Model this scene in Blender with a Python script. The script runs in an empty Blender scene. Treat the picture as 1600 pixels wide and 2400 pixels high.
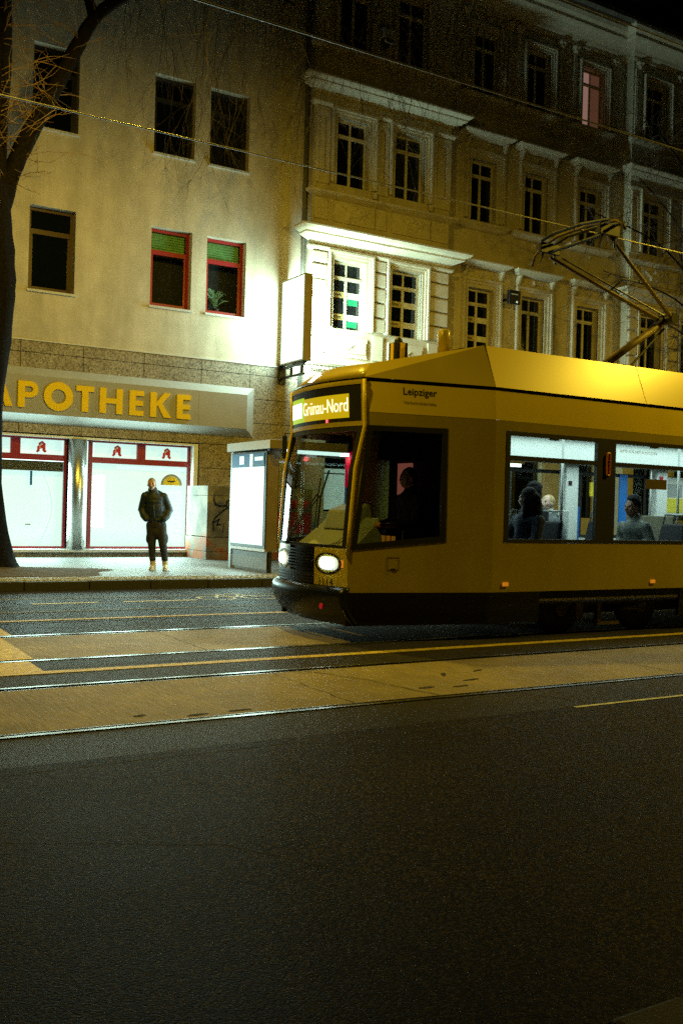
import bpy, bmesh, math, random
from mathutils import Vector, Matrix, Euler
R = math.radians
random.seed(7)
scene = bpy.context.scene
COL = scene.collection

# ------------------------------------------------------------------ camera
YAW, PITCH, ROLL = R(59.4306), R(-0.1966), R(1.5957)
fwd = Vector((math.cos(PITCH)*math.cos(YAW), math.cos(PITCH)*math.sin(YAW), math.sin(PITCH)))
rgt = Vector((math.sin(YAW), -math.cos(YAW), 0)); upv = rgt.cross(fwd)
r2 = math.cos(ROLL)*rgt + math.sin(ROLL)*upv; u2 = -math.sin(ROLL)*rgt + math.cos(ROLL)*upv
cam = bpy.data.cameras.new('camera'); camo = bpy.data.objects.new('camera', cam); COL.objects.link(camo)
m3 = Matrix((r2, u2, -fwd)).transposed()
camo.matrix_world = Matrix.Translation((0, 0, 1.38)) @ m3.to_4x4()
cam.sensor_fit = 'HORIZONTAL'; cam.sensor_width = 24.0; cam.lens = 33.99
cam.clip_start = 0.05; cam.clip_end = 2000
scene.camera = camo

# ------------------------------------------------------------------ night sky, faint moon, exposure
world = bpy.data.worlds.new('World'); scene.world = world; world.use_nodes = True
wn = world.node_tree.nodes; wn.clear()
sky = wn.new('ShaderNodeTexSky'); sky.sky_type = 'NISHITA'; sky.sun_disc = False
sky.sun_elevation = R(4); sky.sun_rotation = R(200)
bg = wn.new('ShaderNodeBackground'); bg.inputs[1].default_value = 0.0007
tint = wn.new('ShaderNodeMix'); tint.data_type = 'RGBA'; tint.blend_type = 'MULTIPLY'; tint.inputs[0].default_value = 1
tint.inputs[7].default_value = (0.35, 0.9, 1.0, 1)
wo = wn.new('ShaderNodeOutputWorld'); wl = world.node_tree.links
wl.new(sky.outputs[0], tint.inputs[6]); wl.new(tint.outputs[2], bg.inputs[0]); wl.new(bg.outputs[0], wo.inputs[0])
sl = bpy.data.lights.new('moon', 'SUN'); sl.energy = 0.004; sl.angle = R(0.5); sl.color = (0.8, 0.95, 1)
so = bpy.data.objects.new('moon', sl); COL.objects.link(so); so.rotation_euler = (R(40), 0, R(200))
vs = scene.view_settings; vs.view_transform = 'Standard'; vs.look = 'None'; vs.exposure = 0; vs.gamma = 1
scene.cycles.max_bounces = 7; scene.cycles.diffuse_bounces = 3; scene.cycles.transparent_max_bounces = 16
scene.cycles.use_denoising = False; scene.cycles.use_adaptive_sampling = False; scene.cycles.sample_clamp_indirect = 2.0; scene.cycles.caustics_reflective = False; scene.cycles.caustics_refractive = False

SODIUM = (1.0, 0.69, 0.05); COOL = (0.64, 1.0, 0.90)
def lamp(name, kind, loc, watts, color, target=None, size=0.3, size_y=None, spot=150, blend=0.7):
    l = bpy.data.lights.new(name, kind); l.energy = watts; l.color = color
    if kind == 'AREA':
        l.size = size
        if size_y: l.shape = 'RECTANGLE'; l.size_y = size_y
    else:
        l.shadow_soft_size = size
    if kind == 'SPOT': l.spot_size = R(spot); l.spot_blend = blend
    o = bpy.data.objects.new(name, l); COL.objects.link(o); o.location = loc
    if target is not None:
        d = Vector(target) - Vector(loc); o.rotation_euler = d.to_track_quat('-Z', 'Y').to_euler()
    return o
# sodium street lamps hung over the street, outside the frame
lamp('street_lamp_light_right', 'SPOT', (15.5, 5.4, 8.6), 2700, SODIUM, (15.0, 9.0, 0), 0.18, spot=168, blend=0.8)
lamp('street_lamp_light_near', 'SPOT', (0.6, 7.9, 8.6), 1700, SODIUM, (2.2, 9.2, 0), 0.15, spot=100, blend=0.9)
lamp('street_lamp_light_far', 'SPOT', (29.0, 12.0, 8.4), 900, SODIUM, (27.0, 15.0, 0), 0.15, spot=170, blend=0.6)
lamp('street_lamp_light_left', 'SPOT', (4.6, 12.3, 9.0), 1850, SODIUM, (6.6, 16.6, 0), 0.12, spot=168, blend=0.6)

# ------------------------------------------------------------------ materials
MATS = {}
def newmat(name):
    m = bpy.data.materials.new(name); m.use_nodes = True; MATS[name] = m
    nt = m.node_tree; b = nt.nodes['Principled BSDF']
    return m, nt.nodes, nt.links, b
def rgba(c, k=1.0): return (min(c[0]*k, 1), min(c[1]*k, 1), min(c[2]*k, 1), 1)
def sock(b, *names):
    for n in names:
        if n in b.inputs: return b.inputs[n]
def M(name, col, rough=0.6, metal=0.0, var=0.15, vscale=6.0, bump=0.0, bscale=60.0, spec=0.5, col2=None, stain=0.0, rvar=0.0, coat=0.0):
    m, N, L, b = newmat(name)
    b.inputs['Roughness'].default_value = rough; b.inputs['Metallic'].default_value = metal
    sock(b, 'Specular IOR Level').default_value = spec
    if coat: sock(b, 'Coat Weight').default_value = coat; sock(b, 'Coat Roughness').default_value = 0.06
    geo = N.new('ShaderNodeNewGeometry')
    n1 = N.new('ShaderNodeTexNoise'); n1.inputs['Scale'].default_value = vscale; n1.inputs['Detail'].default_value = 6
    L.new(geo.outputs['Position'], n1.inputs['Vector'])
    ramp = N.new('ShaderNodeValToRGB'); ramp.color_ramp.elements[0].position = 0.3; ramp.color_ramp.elements[1].position = 0.7
    ramp.color_ramp.elements[0].color = rgba(col, 1-var); ramp.color_ramp.elements[1].color = rgba(col2 or col, 1+var)
    L.new(n1.outputs[0], ramp.inputs[0]); out = ramp.outputs[0]
    if stain:
        mp = N.new('ShaderNodeMapping'); mp.inputs['Scale'].default_value = (1.6, 1.6, 0.28)
        L.new(geo.outputs['Position'], mp.inputs[0])
        n2 = N.new('ShaderNodeTexNoise'); n2.inputs['Scale'].default_value = 1.3; n2.inputs['Detail'].default_value = 8; n2.inputs['Roughness'].default_value = 0.65
        L.new(mp.outputs[0], n2.inputs['Vector'])
        r2_ = N.new('ShaderNodeValToRGB'); r2_.color_ramp.elements[0].position = 0.35; r2_.color_ramp.elements[1].position = 0.6
        r2_.color_ramp.elements[0].color = (1-stain, 1-stain, (1-stain)*0.95, 1); r2_.color_ramp.elements[1].color = (1, 1, 1, 1)
        L.new(n2.outputs[0], r2_.inputs[0])
        mx = N.new('ShaderNodeMix'); mx.data_type = 'RGBA'; mx.blend_type = 'MULTIPLY'; mx.inputs[0].default_value = 1
        L.new(out, mx.inputs[6]); L.new(r2_.outputs[0], mx.inputs[7]); out = mx.outputs[2]
    L.new(out, b.inputs['Base Color'])
    if rvar:
        mr = N.new('ShaderNodeMapRange'); mr.inputs[3].default_value = max(rough-rvar, 0.02); mr.inputs[4].default_value = rough+rvar
        L.new(n1.outputs[0], mr.inputs[0]); L.new(mr.outputs[0], b.inputs['Roughness'])
    if bump:
        n3 = N.new('ShaderNodeTexNoise'); n3.inputs['Scale'].default_value = bscale; n3.inputs['Detail'].default_value = 4
        L.new(geo.outputs['Position'], n3.inputs['Vector'])
        bp = N.new('ShaderNodeBump'); bp.inputs['Strength'].default_value = bump; bp.inputs['Distance'].default_value = 0.01
        L.new(n3.outputs[0], bp.inputs['Height']); L.new(bp.outputs[0], b.inputs['Normal'])
    return m
def E(name, col, strength=1.0, base=(0.7, 0.75, 0.72), rough=0.4):
    m, N, L, b = newmat(name)
    b.inputs['Base Color'].default_value = rgba(base); b.inputs['Roughness'].default_value = rough
    m.cycles.emission_sampling = 'NONE'
    sock(b, 'Emission Color', 'Emission').default_value = (col[0], col[1], col[2], 1); b.inputs['Emission Strength'].default_value = strength
    return m
def glass(name, tintc=(0.92, 0.95, 0.94), ior=1.45, rough=0.0):
    m, N, L, b = newmat(name); N.remove(b)
    out = N['Material Output']
    t = N.new('ShaderNodeBsdfTransparent'); t.inputs[0].default_value = rgba(tintc)
    g = N.new('ShaderNodeBsdfGlossy'); g.inputs['Roughness'].default_value = rough
    f = N.new('ShaderNodeFresnel'); ge = N.new('ShaderNodeNewGeometry'); mr = N.new('ShaderNodeMapRange')
    mr.inputs[3].default_value = ior; mr.inputs[4].default_value = 1/ior
    L.new(ge.outputs['Backfacing'], mr.inputs[0]); L.new(mr.outputs[0], f.inputs[0])
    mx = N.new('ShaderNodeMixShader')
    L.new(f.outputs[0], mx.inputs[0]); L.new(t.outputs[0], mx.inputs[1]); L.new(g.outputs[0], mx.inputs[2]); L.new(mx.outputs[0], out.inputs[0])
    return m

M('plaster_left', (0.60, 0.53, 0.40), 0.9, var=0.10, vscale=2.0, bump=0.5, bscale=140, spec=0.2, stain=0.22)
M('plaster_ornate', (0.60, 0.53, 0.38), 0.85, var=0.09, vscale=3.0, bump=0.25, bscale=90, spec=0.25, stain=0.16)
M('stucco', (0.64, 0.57, 0.42), 0.8, var=0.08, vscale=5.0, bump=0.2, bscale=120, spec=0.25, stain=0.12)
M('dark_back', (0.02, 0.02, 0.018), 0.9, var=0.2)
M('red_frame', (0.30, 0.012, 0.022), 0.35, var=0.08, spec=0.5)
M('dark_red_frame', (0.035, 0.005, 0.007), 0.4, var=0.1)
M('dark_frame', (0.022, 0.02, 0.02), 0.45, var=0.15)
M('sill_metal', (0.55, 0.54, 0.50), 0.45, var=0.08, spec=0.5)
M('white_trim', (0.78, 0.79, 0.77), 0.4, var=0.04)
M('chrome', (0.62, 0.64, 0.62), 0.34, metal=1.0, var=0.05)
M('fascia', (0.34, 0.32, 0.29), 0.42, var=0.06, vscale=3, spec=0.5, stain=0.06)
M('fascia_edge', (0.46, 0.46, 0.43), 0.35, var=0.05)
M('letter_yellow', (0.90, 0.58, 0.006), 0.3, var=0.04, spec=0.5)
M('sign_brown', (0.16, 0.12, 0.07), 0.5, var=0.1)
M('sign_edge', (0.30, 0.24, 0.15), 0.5, var=0.1)
M('steel_dark', (0.035, 0.035, 0.035), 0.4, metal=0.6, var=0.2)
M('steel_grey', (0.30, 0.31, 0.30), 0.4, metal=0.7, var=0.1)
M('window_wood', (0.66, 0.61, 0.45), 0.6, var=0.1)
M('pane_dark', (0.004, 0.006, 0.008), 0.04, var=0.1, spec=0.5)
M('pane_dim', (0.016, 0.018, 0.017), 0.08, var=0.5, vscale=5, spec=0.5)
M('zinc', (0.20, 0.19, 0.16), 0.5, metal=0.5, var=0.2)
M('roof_dark', (0.03, 0.026, 0.024), 0.8, var=0.2)
M('bark', (0.007, 0.0055, 0.004), 0.95, var=0.5, vscale=22, bump=1.0, bscale=26, spec=0.06)
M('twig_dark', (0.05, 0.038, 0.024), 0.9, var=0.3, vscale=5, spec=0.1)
M('wire', (0.34, 0.34, 0.33), 0.5, metal=0.7, var=0.1)
M('twig', (0.20, 0.125, 0.055), 0.8, var=0.3, vscale=5, spec=0.2)  # lit copy of twig_dark: orange lamp light put into the shoots' colour
M('soil', (0.11, 0.085, 0.05), 1.0, var=0.4, vscale=9, bump=1.0, bscale=50, spec=0.1)
M('kerb', (0.028, 0.027, 0.025), 0.8, var=0.2, vscale=20, bump=0.4, bscale=80)
M('cobble', (0.34, 0.33, 0.30), 0.75, var=0.3, vscale=9, bump=0.5, bscale=60)
M('rail_steel', (0.42, 0.42, 0.40), 0.30, metal=1.0, var=0.15, vscale=3, rvar=0.08)
M('groove', (0.012, 0.011, 0.010), 0.9, var=0.3)
M('paint_yellow', (0.40, 0.31, 0.06), 0.6, var=0.4, vscale=14, bump=0.3, bscale=90)
M('paint_white', (0.42, 0.42, 0.38), 0.6, var=0.3, vscale=14, bump=0.3, bscale=90)
M('paint_white_worn', (0.16, 0.16, 0.145), 0.7, var=0.5, vscale=30)
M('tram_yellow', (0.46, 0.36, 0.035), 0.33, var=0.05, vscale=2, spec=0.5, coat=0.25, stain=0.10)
M('tram_yellow_lit', (0.84, 0.64, 0.016), 0.30, var=0.03, vscale=2, spec=0.5, coat=0.25, stain=0.06)  # lit copy of the tram yellow: street light put into the colour
M('tram_black', (0.008, 0.010, 0.014), 0.35, var=0.2, spec=0.5)
M('tram_navy', (0.003, 0.005, 0.010), 0.35, var=0.2, spec=0.35, coat=0.1)
M('rubber', (0.010, 0.010, 0.011), 0.55, var=0.2)
M('under_dark', (0.020, 0.017, 0.013), 0.7, var=0.4, vscale=10)
M('under_metal', (0.12, 0.09, 0.05), 0.6, metal=0.3, var=0.4, vscale=12)
M('interior_white', (0.72, 0.75, 0.73), 0.45, var=0.03)
M('interior_grey', (0.36, 0.38, 0.37), 0.5, var=0.06)
M('interior_floor', (0.08, 0.08, 0.08), 0.6, var=0.2)
M('seat_dark', (0.012, 0.013, 0.018), 0.8, var=0.2)
M('seat_blue', (0.012, 0.05, 0.16), 0.8, var=0.3, vscale=20)
M('panel_blue', (0.01, 0.16, 0.55), 0.5, var=0.06)
M('panel_olive', (0.16, 0.15, 0.10), 0.6, var=0.1)
M('orange_plastic', (0.85, 0.30, 0.01), 0.4, var=0.05)
M('yellow_plastic', (0.85, 0.62, 0.02), 0.4, var=0.05)
M('red_plastic', (0.6, 0.01, 0.03), 0.4, var=0.05)
M('print_black', (0.012, 0.012, 0.012), 0.5, var=0.1)
M('print_grey', (0.16, 0.12, 0.04), 0.5, var=0.1)
M('print_pale', (0.50, 0.54, 0.52), 0.5, var=0.05)
M('paper_yellow', (0.72, 0.60, 0.05), 0.6, var=0.08)
M('paper_white', (0.75, 0.75, 0.72), 0.6, var=0.05)
M('paper_green', (0.01, 0.30, 0.13), 0.6, var=0.05)
M('paper_mustard', (0.55, 0.44, 0.16), 0.6, var=0.08)
M('logo_red', (0.55, 0.006, 0.02), 0.5, var=0.04)
M('blind_green', (0.20, 0.42, 0.16), 0.7, var=0.15, vscale=4)
M('leaf', (0.10, 0.17, 0.07), 0.55, var=0.4, vscale=12)
M('skin', (0.42, 0.24, 0.16), 0.55, var=0.1, vscale=20)
M('skin_pale', (0.62, 0.42, 0.32), 0.55, var=0.1, vscale=20)
M('skin_brown', (0.17, 0.085, 0.05), 0.55, var=0.1, vscale=20)
M('hair_dark', (0.006, 0.005, 0.006), 0.75, var=0.5, vscale=60, bump=1.0, bscale=90, spec=0.15)
M('hair_grey', (0.20, 0.19, 0.18), 0.7, var=0.2, vscale=60)
M('hair_blond', (0.42, 0.28, 0.12), 0.6, var=0.3, vscale=60, bump=0.6, bscale=120)
M('jacket_navy', (0.008, 0.018, 0.040), 0.6, var=0.25, vscale=16, bump=0.6, bscale=18)
M('trousers', (0.018, 0.017, 0.018), 0.85, var=0.25, vscale=25, bump=0.5, bscale=25)
M('boot', (0.50, 0.42, 0.28), 0.6, var=0.12, vscale=20)
M('sole', (0.62, 0.62, 0.58), 0.6, var=0.1)
M('cloth_black', (0.010, 0.010, 0.013), 0.8, var=0.3, vscale=15, bump=0.5, bscale=20)
M('cloth_grey', (0.10, 0.12, 0.13), 0.7, var=0.3, vscale=15, bump=0.7, bscale=20)
M('cloth_olive', (0.075, 0.09, 0.08), 0.6, var=0.3, vscale=10, bump=0.8, bscale=16)
M('cloth_denim', (0.008, 0.016, 0.040), 0.8, var=0.3, vscale=15, bump=0.5, bscale=20)
M('collar_white', (0.62, 0.62, 0.58), 0.7, var=0.08)
M('cabinet_grey', (0.30, 0.31, 0.30), 0.6, var=0.15, vscale=10)
WHITE_E = (0.62, 0.90, 0.83)
E('shop_white', WHITE_E, 1.12)
E('shop_dim', WHITE_E, 0.8)
E('lightbox_white', WHITE_E, 1.05)
E('shelter_white', WHITE_E, 1.0)
E('tube_white', (0.75, 1.0, 0.95), 3.0)
E('tram_ceiling_light', (0.72, 1.0, 0.93), 2.2)
E('headlight_lens', (0.62, 0.72, 0.60), 0.95)
E('headlight_on', (0.8, 1.0, 0.97), 14.0)
E('amber_low', (1.0, 0.35, 0.02), 0.35, base=(0.8, 0.3, 0.02))
E('red_low', (0.5, 0.01, 0.02), 0.35, base=(0.4, 0.01, 0.01))
E('led_white', (0.85, 1.0, 0.85), 1.3)
E('led_text', (1.0, 1.0, 0.62), 1.8)
E('led_field', (0.62, 0.42, 0.004), 0.9, base=(0.02, 0.02, 0.01))
E('led_field_green', (0.45, 0.66, 0.01), 0.9, base=(0.02, 0.02, 0.01))
E('led_red', (1.0, 0.03, 0.08), 2.5)
E('cab_red', (0.75, 0.005, 0.06), 0.28, base=(0.3,0.02,0.03))
E('cab_salmon', (0.85, 0.22, 0.14), 0.5, base=(0.4,0.2,0.15))
E('lit_curtain', (0.50, 0.27, 0.22), 0.42, base=(0.5, 0.4, 0.4))
E('lit_curtain_dim', (0.30, 0.12, 0.07), 0.22, base=(0.4, 0.3, 0.25))
glass('glass_clear', (0.93, 0.96, 0.95))
glass('glass_tinted', (0.55, 0.60, 0.60), ior=1.5)
glass('glass_dark', (0.20, 0.23, 0.24), ior=1.5)

def granite(name, c0, c1, c2):
    m, N, L, b = newmat(name); geo = N.new('ShaderNodeNewGeometry')
    v = N.new('ShaderNodeTexVoronoi'); v.inputs['Scale'].default_value = 42; L.new(geo.outputs['Position'], v.inputs['Vector'])
    sep = N.new('ShaderNodeSeparateColor'); L.new(v.outputs['Color'], sep.inputs[0])
    r = N.new('ShaderNodeValToRGB'); e = r.color_ramp.elements; e[0].position = 0; e[0].color = rgba(c0); e[1].position = 1; e[1].color = rgba(c2)
    k = e.new(0.45); k.color = rgba(c1); L.new(sep.outputs[0], r.inputs[0])
    n = N.new('ShaderNodeTexNoise'); n.inputs['Scale'].default_value = 1.7; n.inputs['Detail'].default_value = 5; L.new(geo.outputs['Position'], n.inputs['Vector'])
    r3 = N.new('ShaderNodeValToRGB'); r3.color_ramp.elements[0].position = 0.3; r3.color_ramp.elements[0].color = (0.72, 0.70, 0.66, 1); r3.color_ramp.elements[1].position = 0.65; r3.color_ramp.elements[1].color = (1, 1, 1, 1)
    L.new(n.outputs[0], r3.inputs[0])
    mx = N.new('ShaderNodeMix'); mx.data_type = 'RGBA'; mx.blend_type = 'MULTIPLY'; mx.inputs[0].default_value = 1
    L.new(r.outputs[0], mx.inputs[6]); L.new(r3.outputs[0], mx.inputs[7]); L.new(mx.outputs[2], b.inputs['Base Color'])
    b.inputs['Roughness'].default_value = 0.6
    return m
granite('granite', (0.09, 0.075, 0.05), (0.30, 0.25, 0.17), (0.46, 0.40, 0.29))
def asphalt(name, dark, light, scale, rough, bumpd, spec=0.4, pos=0.15):
    m, N, L, b = newmat(name); geo = N.new('ShaderNodeNewGeometry')
    v = N.new('ShaderNodeTexVoronoi'); v.inputs['Scale'].default_value = scale; L.new(geo.outputs['Position'], v.inputs['Vector'])
    sep = N.new('ShaderNodeSeparateColor'); L.new(v.outputs['Color'], sep.inputs[0])
    r = N.new('ShaderNodeValToRGB'); e = r.color_ramp.elements; e[0].position = pos; e[0].color = rgba(dark); e[1].position = 1; e[1].color = rgba(light)
    L.new(sep.outputs[0], r.inputs[0])
    n = N.new('ShaderNodeTexNoise'); n.inputs['Scale'].default_value = 0.7; n.inputs['Detail'].default_value = 9; n.inputs['Roughness'].default_value = 0.62; L.new(geo.outputs['Position'], n.inputs['Vector'])
    r3 = N.new('ShaderNodeValToRGB'); r3.color_ramp.elements[0].position = 0.3; r3.color_ramp.elements[0].color = (0.42, 0.42, 0.42, 1); r3.color_ramp.elements[1].position = 0.68; r3.color_ramp.elements[1].color = (1.2, 1.2, 1.2, 1)
    L.new(n.outputs[0], r3.inputs[0])
    mx = N.new('ShaderNodeMix'); mx.data_type = 'RGBA'; mx.blend_type = 'MULTIPLY'; mx.inputs[0].default_value = 1
    L.new(r.outputs[0], mx.inputs[6]); L.new(r3.outputs[0], mx.inputs[7]); L.new(mx.outputs[2], b.inputs['Base Color'])
    mr = N.new('ShaderNodeMapRange'); mr.inputs[3].default_value = rough-0.12; mr.inputs[4].default_value = rough+0.12
    L.new(n.outputs[0], mr.inputs[0]); L.new(mr.outputs[0], b.inputs['Roughness'])
    sock(b, 'Specular IOR Level').default_value = spec
    bp = N.new('ShaderNodeBump'); bp.inputs['Strength'].default_value = 0.9; bp.inputs['Distance'].default_value = bumpd; bp.invert = True
    L.new(v.outputs['Distance'], bp.inputs['Height']); L.new(bp.outputs[0], b.inputs['Normal'])
    return m
asphalt('asphalt_coarse', (0.0015, 0.0014, 0.0012), (0.062, 0.047, 0.024), 110, 0.66, 0.0012, 0.08, 0.5)
asphalt('asphalt_fine', (0.010, 0.009, 0.007), (0.040, 0.034, 0.024), 160, 0.62, 0.002, 0.14)
asphalt('pavement_top', (0.16, 0.155, 0.145), (0.30, 0.29, 0.27), 60, 0.6, 0.003)
def concrete(name):
    m, N, L, b = newmat(name); geo = N.new('ShaderNodeNewGeometry')
    mp = N.new('ShaderNodeMapping'); mp.inputs['Scale'].default_value = (34, 5, 1); mp.inputs['Rotation'].default_value = (0, 0, R(6))
    L.new(geo.outputs['Position'], mp.inputs[0])
    n = N.new('ShaderNodeTexNoise'); n.inputs['Scale'].default_value = 1.0; n.inputs['Detail'].default_value = 5; L.new(mp.outputs[0], n.inputs['Vector'])
    n2 = N.new('ShaderNodeTexNoise'); n2.inputs['Scale'].default_value = 1.1; n2.inputs['Detail'].default_value = 8; n2.inputs['Roughness'].default_value = 0.7; L.new(geo.outputs['Position'], n2.inputs['Vector'])
    r = N.new('ShaderNodeValToRGB'); e = r.color_ramp.elements; e[0].position = 0.3; e[0].color = (0.11, 0.088, 0.045, 1); e[1].position = 0.7; e[1].color = (0.24, 0.195, 0.10, 1)
    L.new(n2.outputs[0], r.inputs[0])
    r3 = N.new('ShaderNodeValToRGB'); r3.color_ramp.elements[0].position = 0.35; r3.color_ramp.elements[0].color = (0.80, 0.80, 0.80, 1); r3.color_ramp.elements[1].position = 0.6; r3.color_ramp.elements[1].color = (1.06, 1.06, 1.06, 1)
    L.new(n.outputs[0], r3.inputs[0])
    mx = N.new('ShaderNodeMix'); mx.data_type = 'RGBA'; mx.blend_type = 'MULTIPLY'; mx.inputs[0].default_value = 1
    L.new(r.outputs[0], mx.inputs[6]); L.new(r3.outputs[0], mx.inputs[7]); L.new(mx.outputs[2], b.inputs['Base Color'])
    b.inputs['Roughness'].default_value = 0.7
    bp = N.new('ShaderNodeBump'); bp.inputs['Strength'].default_value = 0.6; bp.inputs['Distance'].default_value = 0.01
    L.new(n.outputs[0], bp.inputs['Height']); L.new(bp.outputs[0], b.inputs['Normal'])
concrete('concrete')
def graffiti_stone(name):
    m, N, L, b = newmat(name); geo = N.new('ShaderNodeNewGeometry')
    n = N.new('ShaderNodeTexNoise'); n.inputs['Scale'].default_value = 2.2; n.inputs['Detail'].default_value = 6; L.new(geo.outputs['Position'], n.inputs['Vector'])
    r = N.new('ShaderNodeValToRGB'); e = r.color_ramp.elements; e[0].position = 0.36; e[0].color = (0.11, 0.10, 0.08, 1); e[1].position = 0.7; e[1].color = (0.34, 0.29, 0.21, 1)
    L.new(n.outputs[0], r.inputs[0])
    n2 = N.new('ShaderNodeTexNoise'); n2.inputs['Scale'].default_value = 3.5; n2.inputs['Detail'].default_value = 4; L.new(geo.outputs['Position'], n2.inputs['Vector'])
    sx = N.new('ShaderNodeSeparateXYZ'); L.new(geo.outputs['Position'], sx.inputs[0])
    mr = N.new('ShaderNodeMapRange'); mr.inputs[1].default_value = 1.15; mr.inputs[2].default_value = 0.5; L.new(sx.outputs[2], mr.inputs[0])
    mu = N.new('ShaderNodeMath'); mu.operation = 'MULTIPLY'; L.new(n2.outputs[0], mu.inputs[0]); L.new(mr.outputs[0], mu.inputs[1])
    gt = N.new('ShaderNodeMapRange'); gt.inputs[1].default_value = 0.40; gt.inputs[2].default_value = 0.56; L.new(mu.outputs[0], gt.inputs[0])
    mx = N.new('ShaderNodeMix'); mx.data_type = 'RGBA'; mx.inputs[7].default_value = (0.36, 0.11, 0.035, 1)
    L.new(gt.outputs[0], mx.inputs[0]); L.new(r.outputs[0], mx.inputs[6]); L.new(mx.outputs[2], b.inputs['Base Color']); b.inputs['Roughness'].default_value = 0.7
graffiti_stone('graffiti_stone')
def bulb_ribbon(name): pass

# ------------------------------------------------------------------ mesh helpers
def lerp(a, b, t): return a+(b-a)*t
WLOC = {}
class MB:
    def __init__(s): s.v = []; s.f = []
    def poly(s, pts):
        k = len(s.v); s.v += [tuple(p) for p in pts]; s.f.append(tuple(range(k, k+len(pts))))
        return s
    def box(s, x0, x1, y0, y1, z0, z1):
        k = len(s.v)
        s.v += [(x0,y0,z0),(x1,y0,z0),(x1,y1,z0),(x0,y1,z0),(x0,y0,z1),(x1,y0,z1),(x1,y1,z1),(x0,y1,z1)]
        s.f += [tuple(k+i for i in q) for q in ((3,2,1,0),(4,5,6,7),(0,1,5,4),(1,2,6,5),(2,3,7,6),(3,0,4,7))]
        return s
    def hexa(s, p):   # 8 points: bottom ring 0-3, top ring 4-7
        k = len(s.v); s.v += [tuple(q) for q in p]
        s.f += [tuple(k+i for i in q) for q in ((3,2,1,0),(4,5,6,7),(0,1,5,4),(1,2,6,5),(2,3,7,6),(3,0,4,7))]
        return s
    def prism(s, poly, fn0, fn1):  # poly of 2D points, mapped by two functions
        k = len(s.v); n = len(poly)
        s.v += [tuple(fn0(*p)) for p in poly] + [tuple(fn1(*p)) for p in poly]
        s.f.append(tuple(range(k+n-1, k-1, -1))); s.f.append(tuple(range(k+n, k+2*n)))
        for i in range(n):
            j = (i+1) % n; s.f.append((k+i, k+j, k+n+j, k+n+i))
        return s
    def tube(s, pts, rad, n=8, flat=None):
        pts = [Vector(p) for p in pts]
        if not hasattr(rad, '__len__'): rad = [rad]*len(pts)
        k0 = len(s.v); prev = None
        for i, p in enumerate(pts):
            d = (pts[min(i+1, len(pts)-1)] - pts[max(i-1, 0)])
            if d.length < 1e-9: d = Vector((0,0,1))
            d.normalize()
            if prev is None:
                a = d.cross(Vector((0,0,1)))
                if a.length < 0.1: a = d.cross(Vector((1,0,0)))
            else:
                a = prev - d*prev.dot(d)
                if a.length < 1e-6: a = d.orthogonal()
            a.normalize(); prev = a; b = d.cross(a)
            for j in range(n):
                t = 2*math.pi*j/n; s.v.append(tuple(p + (a*math.cos(t) + b*math.sin(t))*rad[i]))
        for i in range(len(pts)-1):
            for j in range(n):
                a0 = k0+i*n+j; a1 = k0+i*n+(j+1) % n
                s.f.append((a0, a1, a1+n, a0+n))
        s.f.append(tuple(k0+j for j in range(n-1, -1, -1))); e = k0+(len(pts)-1)*n; s.f.append(tuple(e+j for j in range(n)))
        return s
    def capsule(s, p0, r0, p1, r1, n=14, m=5):
        p0 = Vector(p0); p1 = Vector(p1); d = p1-p0
        if d.length < 1e-5: d = Vector((0,0,1e-4))
        dn = d.normalized(); pts = []; rad = []
        for i in range(m+1):
            t = math.pi/2*(1-i/m); pts.append(p0 - dn*r0*math.sin(t)); rad.append(max(r0*math.cos(t), 1e-4))
        for i in range(m+1):
            t = math.pi/2*(i/m); pts.append(p1 + dn*r1*math.sin(t)); rad.append(max(r1*math.cos(t), 1e-4))
        return s.tube(pts, rad, n)
    def limb(s, chain):
        for (a, ra), (b, rb) in zip(chain, chain[1:]): s.capsule(a, ra, b, rb)
        return s
    def ell(s, c, r, rot=(0,0,0), n=16, m=10):
        k = len(s.v); Q = Euler(rot).to_matrix(); c = Vector(c)
        s.v.append(tuple(c + Q @ Vector((0,0,r[2]))))
        for i in range(1, m):
            t = math.pi*i/m
            for j in range(n):
                u = 2*math.pi*j/n
                s.v.append(tuple(c + Q @ Vector((r[0]*math.sin(t)*math.cos(u), r[1]*math.sin(t)*math.sin(u), r[2]*math.cos(t)))))
        s.v.append(tuple(c + Q @ Vector((0,0,-r[2])))); last = len(s.v)-1
        for j in range(n): s.f.append((k, k+1+j, k+1+(j+1) % n))
        for i in range(m-2):
            for j in range(n):
                a0 = k+1+i*n+j; a1 = k+1+i*n+(j+1) % n; s.f.append((a0, a0+n, a1+n, a1))
        for j in range(n): s.f.append((last, last-n+(j+1) % n, last-n+j))
        return s
    def lathe(s, c, prof, n=24, axis='Z'):
        k = len(s.v)
        for (r, h) in prof:
            for j in range(n):
                t = 2*math.pi*j/n; a, b = r*math.cos(t), r*math.sin(t)
                q = {'Z': (a, b, h), 'Y': (a, h, b), 'X': (h, a, b)}[axis]
                s.v.append((c[0]+q[0], c[1]+q[1], c[2]+q[2]))
        for i in range(len(prof)-1):
            for j in range(n):
                a0 = k+i*n+j; a1 = k+i*n+(j+1) % n; s.f.append((a0, a1, a1+n, a0+n))
        s.f.append(tuple(k+j for j in range(n-1, -1, -1))); e = k+(len(prof)-1)*n; s.f.append(tuple(e+j for j in range(n)))
        return s
    def grid(s, fn, nu, nv):
        k = len(s.v)
        for i in range(nu+1):
            for j in range(nv+1): s.v.append(tuple(fn(i/nu, j/nv)))
        for i in range(nu):
            for j in range(nv):
                a = k+i*(nv+1)+j; s.f.append((a, a+nv+1, a+nv+2, a+1))
        return s
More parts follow.
